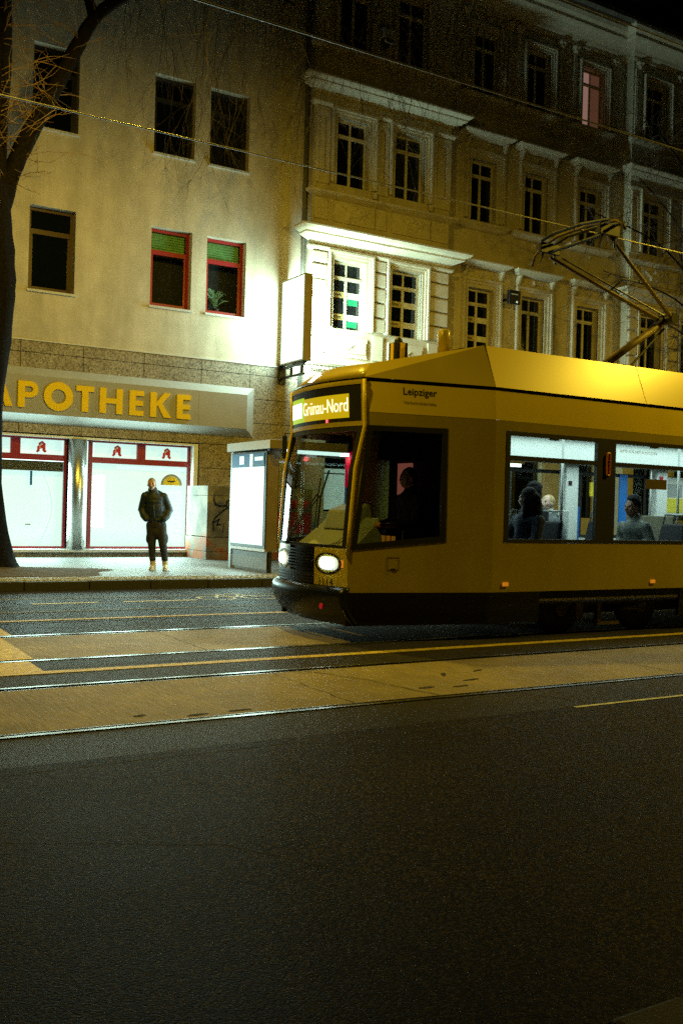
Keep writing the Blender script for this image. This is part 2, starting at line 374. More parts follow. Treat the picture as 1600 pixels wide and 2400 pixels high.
    def slab(s, fo, fi, nu, nv):    # closed slab between outer and inner surface functions
        k = len(s.v); w = nv+1; n = (nu+1)*w
        for fn in (fo, fi):
            for i in range(nu+1):
                for j in range(nv+1): s.v.append(tuple(fn(i/nu, j/nv)))
        for i in range(nu):
            for j in range(nv):
                a = k+i*w+j; s.f.append((a, a+w, a+w+1, a+1)); b = a+n; s.f.append((b, b+1, b+w+1, b+w))
        for i in range(nu):
            a = k+i*w; s.f.append((a, a+n, a+w+n, a+w)); b = a+nv; s.f.append((b, b+w, b+w+n, b+n))
        for j in range(nv):
            a = k+j; s.f.append((a, a+1, a+1+n, a+n)); b = k+nu*w+j; s.f.append((b, b+n, b+1+n, b+1))
        return s
    def mesh(s, name, mat, smooth=False, fix=True):
        me = bpy.data.meshes.new(name); me.from_pydata(s.v, [], s.f); me.validate()
        if fix:
            bm = bmesh.new(); bm.from_mesh(me); bmesh.ops.recalc_face_normals(bm, faces=bm.faces); bm.to_mesh(me); bm.free()
        me.materials.append(MATS[mat])
        if smooth: me.polygons.foreach_set('use_smooth', [True]*len(me.polygons))
        me.update(); return me
    def build(s, name, mat, parent=None, at=(0,0,0), smooth=False, bevel=0.0, fix=True, kind=None, auto=None):
        return place(name, s.mesh(name, mat, smooth, fix), parent, at, bevel, kind, auto)
def wl_of(o): return WLOC[o.name] if o is not None else Vector((0,0,0))
def place(name, me, parent=None, at=(0,0,0), bevel=0.0, kind=None, auto=None):
    o = bpy.data.objects.new(name, me); COL.objects.link(o)
    WLOC[o.name] = Vector(at)
    o.parent = parent; o.location = Vector(at) - wl_of(parent)
    if bevel:
        b = o.modifiers.new('bevel', 'BEVEL'); b.width = bevel; b.segments = 2; b.limit_method = 'ANGLE'; b.angle_limit = R(40)
    if kind: o['kind'] = kind
    return o
def thing(name, label, cat, loc, group=None):
    o = bpy.data.objects.new(name, None); COL.objects.link(o); o.location = loc; o.empty_display_size = 0.1
    WLOC[o.name] = Vector(loc); tag(o, label, cat, group); return o
def tag(o, label, cat, group=None):
    o['label'] = label; o['category'] = cat
    if group: o['group'] = group
    return o
def sub(o, mb_pts, off): pass
def rebase(mb, at):
    mb.v = [(x-at[0], y-at[1], z-at[2]) for x, y, z in mb.v]; return mb
def W(mb, name, mat, parent, **k):        # vertices given in world coordinates
    at = wl_of(parent); rebase(mb, at); return mb.build(name, mat, parent, at, **k)
def remesh(mb, name, mat, parent, voxel=0.02, smooth=6, at=None, factor=0.5):
    if at is None: at = wl_of(parent); rebase(mb, at)
    me = mb.mesh(name, mat, True)
    t = bpy.data.objects.new('tmp', me); COL.objects.link(t)
    m = t.modifiers.new('r', 'REMESH'); m.mode = 'VOXEL'; m.voxel_size = voxel; m.use_smooth_shade = True
    s_ = t.modifiers.new('s', 'SMOOTH'); s_.iterations = smooth; s_.factor = factor
    dg = bpy.context.evaluated_depsgraph_get(); dg.update()
    me2 = bpy.data.meshes.new_from_object(t.evaluated_get(dg)); me2.name = name
    bpy.data.objects.remove(t); bpy.data.meshes.remove(me)
    if not me2.materials: me2.materials.append(MATS[mat])
    me2.polygons.foreach_set('use_smooth', [True]*len(me2.polygons))
    return place(name, me2, parent, at)
def text(name, s, mat, parent, org, ux, uz, height=None, width=None, depth=0.004, bold=0.0, space=1.0, mapfn=None):
    """lettering as a flat extruded mesh; org = lower left corner, ux / uz = directions"""
    c = bpy.data.curves.new('txt', 'FONT'); c.body = s; c.size = 1; c.extrude = 0.0; c.offset = bold; c.space_character = space; c.resolution_u = 3
    t = bpy.data.objects.new('txt', c); COL.objects.link(t)
    dg = bpy.context.evaluated_depsgraph_get(); dg.update()
    me = bpy.data.meshes.new_from_object(t.evaluated_get(dg)); bpy.data.objects.remove(t); bpy.data.curves.remove(c)
    xs = [v.co.x for v in me.vertices]; ys = [v.co.y for v in me.vertices]
    x0, x1, y0, y1 = min(xs), max(xs), min(ys), max(ys)
    sy = (height/(y1-y0)) if height else None; sx = (width/(x1-x0)) if width else None
    sx = sx or sy; sy = sy or sx
    if mapfn:
        at = wl_of(parent); mb = MB()
        mb.v = [tuple(Vector(mapfn((v.co.x-x0)/(x1-x0), (v.co.y-y0)/(y1-y0))) - at) for v in me.vertices]
        mb.f = [tuple(p.vertices) for p in me.polygons]; bpy.data.meshes.remove(me)
        return mb.build(name, mat, parent, at, fix=False)
    ux = Vector(ux).normalized(); uz = Vector(uz).normalized(); nn = ux.cross(uz).normalized(); org = Vector(org); at = wl_of(parent)
    mb = MB()
    n = len(me.vertices)
    front = [org + ux*(v.co.x-x0)*sx + uz*(v.co.y-y0)*sy + nn*depth - at for v in me.vertices]
    mb.v = [tuple(p) for p in front]
    mb.f = [tuple(p.vertices) for p in me.polygons]
    bpy.data.meshes.remove(me)
    return mb.build(name, mat, parent, at, fix=False)
def interp(x, xs, ys):
    if x <= xs[0]: return ys[0]
    for i in range(len(xs)-1):
        if x <= xs[i+1]: return lerp(ys[i], ys[i+1], (x-xs[i])/(xs[i+1]-xs[i]))
    return ys[-1]
def wall_holes(mb, x0, x1, z0, z1, y, holes, depth):
    xs = sorted({x0, x1} | {h[0] for h in holes} | {h[1] for h in holes}); zs = sorted({z0, z1} | {h[2] for h in holes} | {h[3] for h in holes})
    for a, b in zip(xs, xs[1:]):
        for c, d in zip(zs, zs[1:]):
            mx, mz = (a+b)/2, (c+d)/2
            if any(h[0] < mx < h[1] and h[2] < mz < h[3] for h in holes): continue
            mb.poly([(a,y,c),(b,y,c),(b,y,d),(a,y,d)])
    for (a, b, c, d) in holes:
        e = y+depth
        mb.poly([(a,y,c),(a,y,d),(a,e,d),(a,e,c)]); mb.poly([(b,y,c),(b,e,c),(b,e,d),(b,y,d)])
        mb.poly([(a,y,d),(b,y,d),(b,e,d),(a,e,d)]); mb.poly([(a,y,c),(a,e,c),(b,e,c),(b,y,c)])
    return mb
def moulding(mb, prof, x0, x1, y, ret0=True, ret1=True):
    """prof: (projection, z) points from bottom to top; extruded along X in front of plane y, with mitred returns"""
    k = len(mb.v); n = len(prof)
    for (p, z) in prof: mb.v.append((x0-(p if ret0 else 0), y-p, z))
    for (p, z) in prof: mb.v.append((x1+(p if ret1 else 0), y-p, z))
    for i in range(n-1): mb.f.append((k+i, k+n+i, k+n+i+1, k+i+1))
    yb = y+0.02
    if ret0:
        b = len(mb.v); mb.v += [(x0-p, yb, z) for p, z in prof]
        for i in range(n-1): mb.f.append((b+i, k+i, k+i+1, b+i+1))
    else: mb.f.append(tuple(k+i for i in range(n)))
    if ret1:
        b = len(mb.v); mb.v += [(x1+p, yb, z) for p, z in prof]
        for i in range(n-1): mb.f.append((k+n+i, b+i, b+i+1, k+n+i+1))
    else: mb.f.append(tuple(k+2*n-1-i for i in range(n)))
    p, z = prof[-1]; mb.poly([(x0-p,y-p,z),(x1+p,y-p,z),(x1+p,yb,z),(x0-p,yb,z)])
    p, z = prof[0]; mb.poly([(x0-p,y-p,z),(x0-p,yb,z),(x1+p,yb,z),(x1+p,y-p,z)])
    return mb

# ================================================================== THE SETTING
def struct(mb, name, mat, parent=None, **k):
    o = mb.build(name, mat, parent, **k)
    if parent is None: o['kind'] = 'structure'
    return o
XL, XR = -70.0, 110.0
struct(MB().poly([(-300,-300,-0.09),(400,-300,-0.09),(400,400,-0.09),(-300,400,-0.09)]), 'ground', 'groove')
def strip(name, mat, y0, y1, z=0.0, x0=XL, x1=XR, parent=None):
    return struct(MB().box(x0, x1, y0, y1, -0.08, z), name, mat, parent)
# road carriageway laid in strips, so that the rails sit in real slots
strip('road', 'asphalt_coarse', 1.872, 5.12, 0.0)
strip('road_strip', 'asphalt_fine', 5.125, 5.745, -0.004)
strip('track_concrete', 'concrete', 5.862, 7.193, -0.003)
strip('road_strip', 'asphalt_fine', 7.315, 8.435, -0.002)
strip('track_concrete', 'concrete', 8.552, 9.983, -0.003)
strip('road_strip', 'asphalt_fine', 10.105, 11.05, -0.002)
strip('road_lane', 'asphalt_fine', 11.056, 15.05, 0.0)
track = []
def rail(name, y, side):   # side: +1 groove towards +Y
    mb = MB().box(XL, XR, y-0.020, y+0.020, -0.08, 0.002)
    struct(mb, name, 'rail_steel')
    a, b = (y+0.072, y+0.082) if side > 0 else (y-0.082, y-0.072)
    struct(MB().box(XL, XR, a, b, -0.08, -0.003), name+'_guard', 'rail_steel')
for y, s in ((5.782, 1), (7.278, -1), (8.472, 1), (10.068, -1)): rail('rail', y, s)
struct(MB().box(7.2, 12.5, 3.1, 4.6, -.01, .004), 'road_patch', 'asphalt_fine')
struct(MB().box(-2.5, 1.9, 10.2, 10.98, -.01, .002), 'road_patch', 'asphalt_coarse')
# painted lines
def marking(name, mat, x0, x1, y0, y1, z=0.003):
    return struct(MB().box(x0, x1, y0, y1, z-0.003, z), name, mat)
marking('yellow_lane_line', 'paint_yellow', 1.92, 40, 7.80, 7.92, 0.001)
marking('yellow_lane_line', 'paint_yellow', 2.2, 40, 11.22, 11.34, 0.004)
for (a, b) in ((7.80, 8.43), (8.555, 9.98), (10.11, 11.20)):
    marking('yellow_end_band', 'paint_yellow', 0.9, 1.93+(a-7.8)*0.09, a, b, 0.002)
for (a, b) in ((3.0, 3.9), (4.25, 5.35), (0.9, 1.9), (7.4, 8.5)):
    marking('white_dash', 'paint_white', a, b, 13.03, 13.13, 0.004)
marking('white_edge_line', 'paint_white', 5.0, 30, 5.075, 5.115, 0.004)
marking('worn_white_line', 'paint_white_worn', -5, 40, 12.10, 12.16, 0.004)
marking('worn_white_line', 'paint_white_worn', -5, 40, 13.72, 13.78, 0.004)
# bicycle pictogram on the lane
def bicycle_sign():
    root = bpy.data.objects.new('bicycle_marking', None); COL.objects.link(root); root.location = (6.05, 13.35, 0); WLOC[root.name] = Vector(root.location); root['kind'] = 'structure'
    def ring(cx, cy, r, t):
        mb = MB(); n = 24
        for i in range(n):
            a0, a1 = 2*math.pi*i/n, 2*math.pi*(i+1)/n
            mb.poly([(cx+(r-t)*math.cos(a0), cy+(r-t)*math.sin(a0), 0.004), (cx+r*math.cos(a0), cy+r*math.sin(a0), 0.004), (cx+r*math.cos(a1), cy+r*math.sin(a1), 0.004), (cx+(r-t)*math.cos(a1), cy+(r-t)*math.sin(a1), 0.004)])
        return mb
    W(ring(5.72, 13.25, 0.30, 0.05), 'wheel', 'paint_white', root); W(ring(6.42, 13.25, 0.30, 0.05), 'wheel', 'paint_white', root)
    mb = MB()
    def bar(p, q, w=0.05):
        p, q = Vector((*p, 0.005)), Vector((*q, 0.005)); d = (q-p).normalized(); s = Vector((-d.y, d.x, 0))*w/2
        mb.poly([p-s, q-s, q+s, p+s])
    for a, b in (((5.72,13.25),(5.95,13.75)), ((5.95,13.75),(6.3,13.75)), ((6.05,13.28),(5.95,13.75)), ((6.05,13.28),(6.3,13.75)), ((6.42,13.25),(6.28,13.85)), ((6.28,13.85),(6.12,13.9)), ((5.85,13.82),(6.02,13.82))): bar(a, b)
    W(mb, 'frame', 'paint_white', root)
bicycle_sign()
# dark spalls in the concrete by the near rail
def spall(x, y, a, b, ang):
    mb = MB(); n = 12; pts = []
    for i in range(n):
        t = 2*math.pi*i/n; r = 1+random.uniform(-0.3, 0.3); px, py = a*r*math.cos(t), b*r*math.sin(t)
        pts.append((x+px*math.cos(ang)-py*math.sin(ang), y+px*math.sin(ang)+py*math.cos(ang), 0.0005))
    struct(mb.poly(pts), 'road_spall', 'groove')
for a in ((4.45,6.15,.10,.03,.1),(4.75,6.1,.08,.02,.1),(4.95,6.6,.09,.025,.9),(5.35,6.65,.07,.02,.4),(5.0,6.3,.1,.02,.2),(2.45,5.93,.07,.022,.1),(2.75,5.95,.09,.02,0),(2.1,6.05,.05,.02,.1)): spall(*a)
# cracks and joints
def crack(pts, w, z):
    rg = random.Random(int(pts[0][0]*100)); P = []
    for (a, b) in zip(pts, pts[1:]):
        n = max(2, int(math.hypot(b[0]-a[0], b[1]-a[1])/.12))
        for i in range(n): t = i/n; P.append((lerp(a[0],b[0],t)+rg.uniform(-.015,.015), lerp(a[1],b[1],t)+rg.uniform(-.015,.015)))
    P.append(pts[-1]); mb = MB()
    for (a, b) in zip(P, P[1:]):
        d = Vector((b[0]-a[0], b[1]-a[1], 0)); 
        if d.length < 1e-5: continue
        d.normalize(); q = Vector((-d.y, d.x, 0))*w*rg.uniform(.35,1)
        A, B = Vector((*a, z)), Vector((*b, z)); mb.poly([A-q, B-q, B+q, A+q])
    struct(mb, 'road_crack', 'groove')
crack([(3.9,7.19),(4.2,6.6),(4.3,6.1),(4.36,5.87)], .006, .0006); crack([(5.0,5.73),(5.25,5.2),(5.3,5.13)], .006, .0004)
crack([(-3,4.9),(2,5.0),(6,4.93),(12,5.02)], .006, .0006); crack([(1.5,10.6),(6,10.62),(12,10.7)], .007, .0006); crack([(2,8.05),(5,8.08),(9,8.02),(14,8.1)], .006, .0008); crack([(0.5,4.2),(1.6,3.6),(2.1,2.9),(3.2,2.6)], .004, .0006)
for x in (-3.2, 0.2, 3.6, 7.0, 10.4, 13.8):
    for (a, b) in ((5.866,7.19),(8.556,9.98)): crack([(x,a),(x+.02,b)], .004, .0003)
# pavement, kerb and cobbles on the far side
pave = struct(MB().box(XL, XR, 15.21, 60, -0.08, 0.12), 'pavement', 'pavement_top')
kerbm = MB().box(0, 0.985, 0, 0.155, -0.08, 0.135).mesh('kerb_stone', 'kerb')
for i in range(-6, 28):
    place('kerb_stone', kerbm, pave, (i*1.0+0.35, 15.052+random.uniform(-.004,.004), random.uniform(-.006,.004)), bevel=0.012)
cms = []
for q in range(7):
    mb = MB(); n = 5+q % 2; a = [(math.cos(2*math.pi*(i+random.uniform(-.2,.2))/n)*0.052*random.uniform(.85,1.1), math.sin(2*math.pi*(i+random.uniform(-.2,.2))/n)*0.05*random.uniform(.85,1.1)) for i in range(n)]
    mb.prism(a, lambda x, y: (x, y, 0), lambda x, y: (x*0.86, y*0.86, 0.022)); cms.append(mb.mesh('cobble', 'cobble'))
cnt = 0
for i in range(50):
    for j in range(6):
        if cnt >= 300: break
        x = 2.9+i*0.105+(j % 2)*0.05+random.uniform(-.012,.012); y = 15.30+j*0.105+random.uniform(-.012,.012)
        o = place('cobble', random.choice(cms), pave, (x, y, 0.117+random.uniform(-.006,.004))); o.rotation_euler = (random.uniform(-.06,.06), random.uniform(-.06,.06), random.uniform(0,6)); cnt += 1
mb = MB(); rest = []
for i in range(60):
    for j in range(6):
        x = 8.2+i*0.105+(j % 2)*0.05; y = 15.30+j*0.105
        r = [(math.cos(k*1.2566+i)*0.047, math.sin(k*1.2566+i)*0.047) for k in range(5)]
        mb.prism(r, lambda a, b: (x+a, y+b, 0.115), lambda a, b: (x+a*.86, y+b*.86, 0.137))
mb.build('cobble_strip', 'cobble', pave, kind='stuff')
# tree pit: trodden earth round the trunk
def soil_fn(u, v):
    x = 1.3+u*4.4; y = 15.95+v*3.0
    dx, dy = (x-3.3)/2.1, (y-17.4)/1.4; d = math.sqrt(dx*dx+dy*dy)
    h = 0.05*max(0, 1-d)+0.10*math.exp(-((x-3.2)**2+(y-17.9)**2)/0.35)
    n = 0.012*math.sin(9*x+3*y)*math.sin(7*y-2*x)
    return (x, y, 0.12+(h+n*max(0, 1-d)+0.004 if d < 1+0.12*math.sin(5*math.atan2(dy,dx)) else -0.02))
o = MB().grid(soil_fn, 50, 40).build('tree_pit', 'soil', smooth=True); o['kind'] = 'structure'
# cast-iron street drain and the dark stones beside the camera
kerbs = struct(MB().box(-40, 60, -30, 1.70, -0.08, 0.0), 'near_footway', 'asphalt_fine', None)
for i in range(-6, 14):
    x = 1.98+i*0.31
    mb = MB().box(x, x+0.29, 1.615, 1.865, -0.08, 0.018+random.uniform(0,.008)); mb.build('kerb_stone', 'kerb', kerbs, bevel=0.02)

# ================================================================== PHARMACY BUILDING
PH = thing('pharmacy_building', 'plain tan plastered building with granite-clad ground floor and brightly lit pharmacy shop windows', 'building', (7, 22, 0.12))
YB = 22.0
wins = [(4.79,5.81,9.66,11.54),(7.59,8.61,9.66,11.54),(9.0,10.04,9.66,11.54),(4.79,5.81,6.05,7.93),(7.59,8.61,6.05,7.93),(9.0,10.04,6.05,7.93),(0.6,1.62,6.05,7.93),(0.6,1.62,9.66,11.54),(2.0,3.02,9.66,11.54),(2.0,3.02,6.05,7.93)]
W(wall_holes(MB(), -6, 11.66, 4.93, 15.6, YB, wins, 0.30), 'wall', 'plaster_left', PH, fix=False)
W(MB().box(-6, 11.66, 22.6, 30, 4.95, 15.6), 'rear_body', 'plaster_left', PH)
W(MB().poly([(11.66,22,0.12),(11.66,30,0.12),(11.66,30,15.6),(11.66,22,15.6)]), 'side_wall', 'plaster_left', PH)
W(MB().box(-6.3, 11.7, 21.7, 30, 15.6, 15.85), 'eave', 'plaster_left', PH)
W(MB().hexa([(-6.3,21.75,15.85),(11.7,21.75,15.85),(11.7,30,15.85),(-6.3,30,15.85),(-6.3,25,18.5),(11.7,25,18.5),(11.7,27,18.5),(-6.3,27,18.5)]), 'roof', 'roof_dark', PH)
def ph_window(x0, x1, z0, z1, fr, style):
    yf = YB+0.19
    root = MB(); t = 0.075; zt = z1-0.52 if style != 'plain' else z1-0.5
    for b in ((x0,x1,z0,z0+t),(x0,x1,z1-t,z1),(x0,x0+t,z0+t,z1-t),(x1-t,x1,z0+t,z1-t),(x0+t,x1-t,zt-0.09,zt+0.02)):
        root.box(b[0], b[1], yf, yf+0.07, b[2], b[3])
    w = W(root, 'window', fr, PH)
    inner = MB()
    for b in ((x0+t,x1-t,z0+t,z0+t+.045),(x0+t,x0+t+.045,z0+t+.045,zt-.09),(x1-t-.045,x1-t,z0+t+.045,zt-.09)): inner.box(b[0], b[1], yf+0.015, yf+0.06, b[2], b[3])
    W(inner, 'sash', fr, w)
    W(MB().box(x0-0.03, x1+0.03, YB-0.06, YB+0.2, z0-0.045, z0+0.004), 'sill', 'sill_metal', w)
    gl = 'glass_clear' if style in ('blind','plant') else ('pane_dim' if x0 > 8.9 else 'pane_dark')
    W(MB().box(x0+t+.001, x1-t-.001, yf+0.03, yf+0.036, zt+0.021, z1-t-.001), 'pane', gl, w); W(MB().box(x0+t+.046, x1-t-.046, yf+0.03, yf+0.036, z0+t+.046, zt-0.091), 'pane', gl, w)
    if style in ('blind','plant'):
        # dark room behind
        rm = MB(); a, b_, c, d = x0, x1, z0, z1; y0_, y1_ = yf+0.072, 22.59
        rm.poly([(a,y1_,c),(b_,y1_,c),(b_,y1_,d),(a,y1_,d)]).poly([(a,y0_,c),(a,y1_,c),(a,y1_,d),(a,y0_,d)]).poly([(b_,y0_,c),(b_,y1_,c),(b_,y1_,d),(b_,y0_,d)]).poly([(a,y0_,d),(b_,y0_,d),(b_,y1_,d),(a,y1_,d)]).poly([(a,y0_,c),(b_,y0_,c),(b_,y1_,c),(a,y1_,c)])
        W(rm, 'room_recess', 'dark_back', w)
        n = 7
        for i in range(n):
            zz = zt+0.03+i*(z1-t-zt-0.03)/n
            sl_ = MB(); y = yf+0.085
            sl_.hexa([(x0+t+.01,y,zz+.004),(x1-t-.01,y,zz+.004),(x1-t-.01,y+.006,zz),(x0+t+.01,y+.006,zz),(x0+t+.01,y+.018,zz+.056),(x1-t-.01,y+.018,zz+.056),(x1-t-.01,y+.024,zz+.052),(x0+t+.01,y+.024,zz+.052)])
            W(sl_, 'blind_slat', 'blind_green', w)
    return w
for i, h in enumerate(wins):
    row2 = h[2] < 7
    st = 'plain'; fr = 'dark_frame'
    if row2: fr = 'dark_red_frame'
    if i == 4: st, fr = 'blind', 'red_frame'
    if i == 5: st, fr = 'plant', 'red_frame'
    ph_window(*h, fr, st)
# potted plant behind the rightmost red window
pl = thing('potted_plant', 'arching green potted plant on the sill behind the red-framed window with the brightest green blind', 'plant', (9.45, 22.42, 6.13))
W(MB().lathe((9.45,22.42,6.13), [(0.06,0),(0.085,0.13),(0.09,0.14)], 14), 'pot', 'dark_red_frame', pl)
lf = MB()
for i in range(46):
    a = random.uniform(0, 2*math.pi); L_ = random.uniform(0.35, 0.85); out = random.uniform(0.08, 0.34)
    p = []
    for k in range(7):
        u = k/6; rr = out*u*1.4; zz = 6.26+L_*(u*1.5-0.95*u*u)
        x = 9.42+rr*math.cos(a); y = 22.42+rr*math.sin(a)*0.25
        p.append(Vector((min(max(x, 9.11), 9.93), min(max(y, 22.30), 22.56), zz)))
    side = Vector((math.sin(a)*.5+.4, 0, .35)).normalized()
    for k in range(6):
        w0, w1 = 0.016*math.sin(math.pi*(k/6*.9+.08)), 0.016*math.sin(math.pi*((k+1)/6*.9+.08))
        lf.poly([p[k]-side*w0, p[k]+side*w0, p[k+1]+side*w1, p[k+1]-side*w1])
W(lf, 'leaves', 'leaf', pl, fix=False)
# granite cladding, panel by panel
W(wall_holes(MB(), -6, 11.64, 0.12, 4.925, YB+0.012, [(3.5,8.91,0.22,2.85)], 0.5), 'base_wall', 'dark_back', PH, fix=False)
xj = [-5.9,-4.5,-3.1,-1.7,-0.3,1.15,2.5,3.49,4.67,6.06,7.49,8.93,10.23,11.62]; zj = [0.12,0.64,1.28,1.83,2.28,2.87,3.46,4.06,4.66,4.93]
for a, b in zip(xj, xj[1:]):
    for c, d in zip(zj, zj[1:]):
        if a >= 3.4 and b <= 8.95 and d <= 2.9: continue
        if a >= 8.9 and b < 11 and d < 1.9: continue
        dy = random.uniform(-.003, .003)
        W(MB().box(a+.006, b-.006, YB-0.022+dy, YB+0.02, c+.006, d-.006), 'granite_panel', 'granite', PH, bevel=0.003)
# zinc flashing over the cladding
W(MB().box(-6, 11.64, YB-0.05, YB+0.01, 4.915, 4.945), 'flashing', 'sill_metal', PH)
# shop front
sh = W(MB().box(3.5, 8.9, YB-0.02, YB+0.25, 2.80, 2.845), 'shop_front', 'white_trim', PH)
W(MB().box(3.5, 8.9, YB-0.10, YB+0.32, 0.225, 0.29), 'sill', 'white_trim', sh)
W(MB().box(3.5, 8.9, YB-0.04, YB+0.32, 0.12, 0.224), 'plinth', 'granite', sh)
W(MB().box(8.79, 8.902, YB-0.021, YB+0.25, 0.291, 2.799), 'jamb', 'white_trim', sh)
W(MB().box(3.498, 3.6, YB-0.021, YB+0.25, 0.291, 2.799), 'jamb', 'white_trim', sh)
W(MB().lathe((6.01,YB+0.06,0.291), [(0.2,0),(0.2,2.505)], 32), 'column', 'chrome', sh, smooth=True)
yf = YB+0.20
def shop_window(x0, x1, tr):
    fr = MB(); zt0, zt1 = 2.285, 2.42
    fr.box(x0,x0+.08,yf,yf+.08,.29,2.80).box(x1-.055,x1,yf,yf+.08,.29,2.80).box(x0+.08,x1-.055,yf,yf+.08,.29,.345).box(x0+.08,x1-.055,yf,yf+.08,2.76,2.80).box(x0+.08,x1-.055,yf,yf+.08,zt0,zt1)
    for (a, b) in zip(tr, tr[1:]): fr.box(a[1], b[0], yf, yf+.08, zt1, 2.76)
    w = W(fr, 'window', 'red_frame', sh)
    W(MB().box(x0+.081, x1-.056, yf+.03, yf+.036, .346, zt0-.001), 'pane', 'glass_clear', w)
    for a, b in tr: W(MB().box(a+.001, b-.001, yf+.03, yf+.036, zt1+.001, 2.759), 'pane', 'glass_clear', w)
    W(MB().box(x0-.02, x1+.02, yf+.22, yf+.24, .31, 2.79), 'backlit_panel', 'shop_white', w)
    return w
w1 = shop_window(3.62, 5.80, [(3.70,4.56),(4.77,5.69)])
w2 = shop_window(6.31, 8.79, [(6.44,7.46),(7.66,8.69)])
for x in (4.05, 5.23, 6.95, 8.17):     # small blind rollers and sticker strips seen on the panels
    pass
W(MB().box(3.71, 5.735, yf+.05, yf+.10, 2.045, 2.27), 'blind_box', 'dark_frame', w1)
W(MB().box(3.71, 5.735, yf+.045, yf+.105, 2.271, 2.284), 'light_strip', 'tube_white', w1)
W(MB().box(5.02, 5.07, yf+.12, yf+.125, 1.72, 2.04), 'blue_strip', 'panel_blue', w1)
W(MB().box(4.94, 5.06, yf+.12, yf+.125, 0.82, 0.845), 'sticker', 'interior_grey', w1)
for k in range(9): W(MB().box(8.46, 8.46+.13+.08*((k*7) % 3)/3, yf+.12, yf+.124, .55+k*.11, .57+k*.11), 'notice_line', 'shop_dim', w2)  # given a glow of their own to stay pale before the panel
W(MB().tube([(5.30+.22*math.sin(i/10*math.pi), yf+.12, .50+i*.15) for i in range(11)], .012, 6), 'cable', 'shop_dim', w1)  # also glows, to stay faint against the lit panel
# red pharmacy emblem: angular letter with a bowl and snake, one in each transom light
def emblem(cx, z0, h, par):
    s = h
    def P2(u, v): return (cx+(u-0.5)*s*0.95, z0+v*s)
    outer = [(0.02,0.10),(0.20,0.0),(0.37,0.16),(0.37,0.32),(0.60,0.36),(0.60,0.16),(0.82,0.0),(0.98,0.14),(0.86,0.24),(0.86,0.78),(0.58,1.0),(0.26,0.82),(0.26,0.60),(0.14,0.52),(0.14,0.22)]
    mb = MB(); y = yf+.022
    mb.prism([P2(*p) for p in outer], lambda x, z: (x, y, z), lambda x, z: (x, y+.006, z)); o = W(mb, 'emblem', 'logo_red', par)
    c = MB(); y2 = y-.002
    for poly in ([(0.30,0.66),(0.34,0.60),(0.42,0.60),(0.46,0.66)], [(0.365,0.44),(0.395,0.44),(0.395,0.60),(0.365,0.60)], [(0.30,0.40),(0.46,0.40),(0.46,0.43),(0.30,0.43)]):
        c.prism([P2(*p) for p in poly], lambda x, z: (x, y2, z), lambda x, z: (x, y2+.0015, z))
    W(c, 'chalice', 'paper_white', o)
    c = MB().prism([P2(*p) for p in ((0.42,0.70),(0.60,0.66),(0.62,0.78),(0.50,0.84))], lambda x, z: (x, y2, z), lambda x, z: (x, y2+.0015, z)); W(c, 'snake', 'paper_white', o)
for cx, par in ((4.13,w1),(5.23,w1),(6.97,w2),(8.19,w2)): emblem(cx, 2.455, 0.27, par)
# half-round pharmacy crest on the right-hand glass
def crest(cx, z0, r, par):
    def half(r0, r1, y, n=24):
        pts = [(cx+r1*math.cos(math.pi*i/n), z0+r1*math.sin(math.pi*i/n)) for i in range(n+1)]
        if r0: pts += [(cx+r0*math.cos(math.pi*(n-i)/n), z0+r0*math.sin(math.pi*(n-i)/n)) for i in range(n+1)]
        return MB().prism(pts, lambda x, z: (x, y, z), lambda x, z: (x, y+.003, z))
    o = W(half(r*.80, r, yf+.024), 'crest_ring', 'cabinet_grey', par); W(half(0, r*.795, yf+.024), 'crest_field', 'yellow_plastic', o)
    b = MB().prism([(cx-r*.45,z0+r*.40),(cx-r*.25,z0+r*.27),(cx+r*.2,z0+r*.27),(cx+r*.42,z0+r*.40)], lambda x, z: (x, yf+.019, z), lambda x, z: (x, yf+.022, z)); W(b, 'crest_bowl', 'dark_red_frame', o)
    b = MB().box(cx-r*.05, cx+r*.03, yf+.019, yf+.022, z0, z0+r*.265); W(b, 'crest_stem', 'letter_yellow', o)
    W(MB().tube([(cx+r*.3*math.cos(t/8*math.pi), yf+.02, z0+r*.42+r*.28*math.sin(t/8*math.pi)) for t in range(9)], .006, 6), 'crest_snake', 'letter_yellow', o)
crest(8.335, 1.83, 0.27, w2)
# downpipe between the two buildings
W(MB().tube([(11.57,21.88,0.13),(11.57,21.88,15.7)], 0.055, 14), 'downpipe', 'zinc', PH, smooth=True)
for z in (2.6, 5.4, 8.2, 11.0, 13.8): W(MB().lathe((11.57,21.88,z), [(0.068,0),(0.068,0.05)], 14), 'pipe_clip', 'zinc', PH)

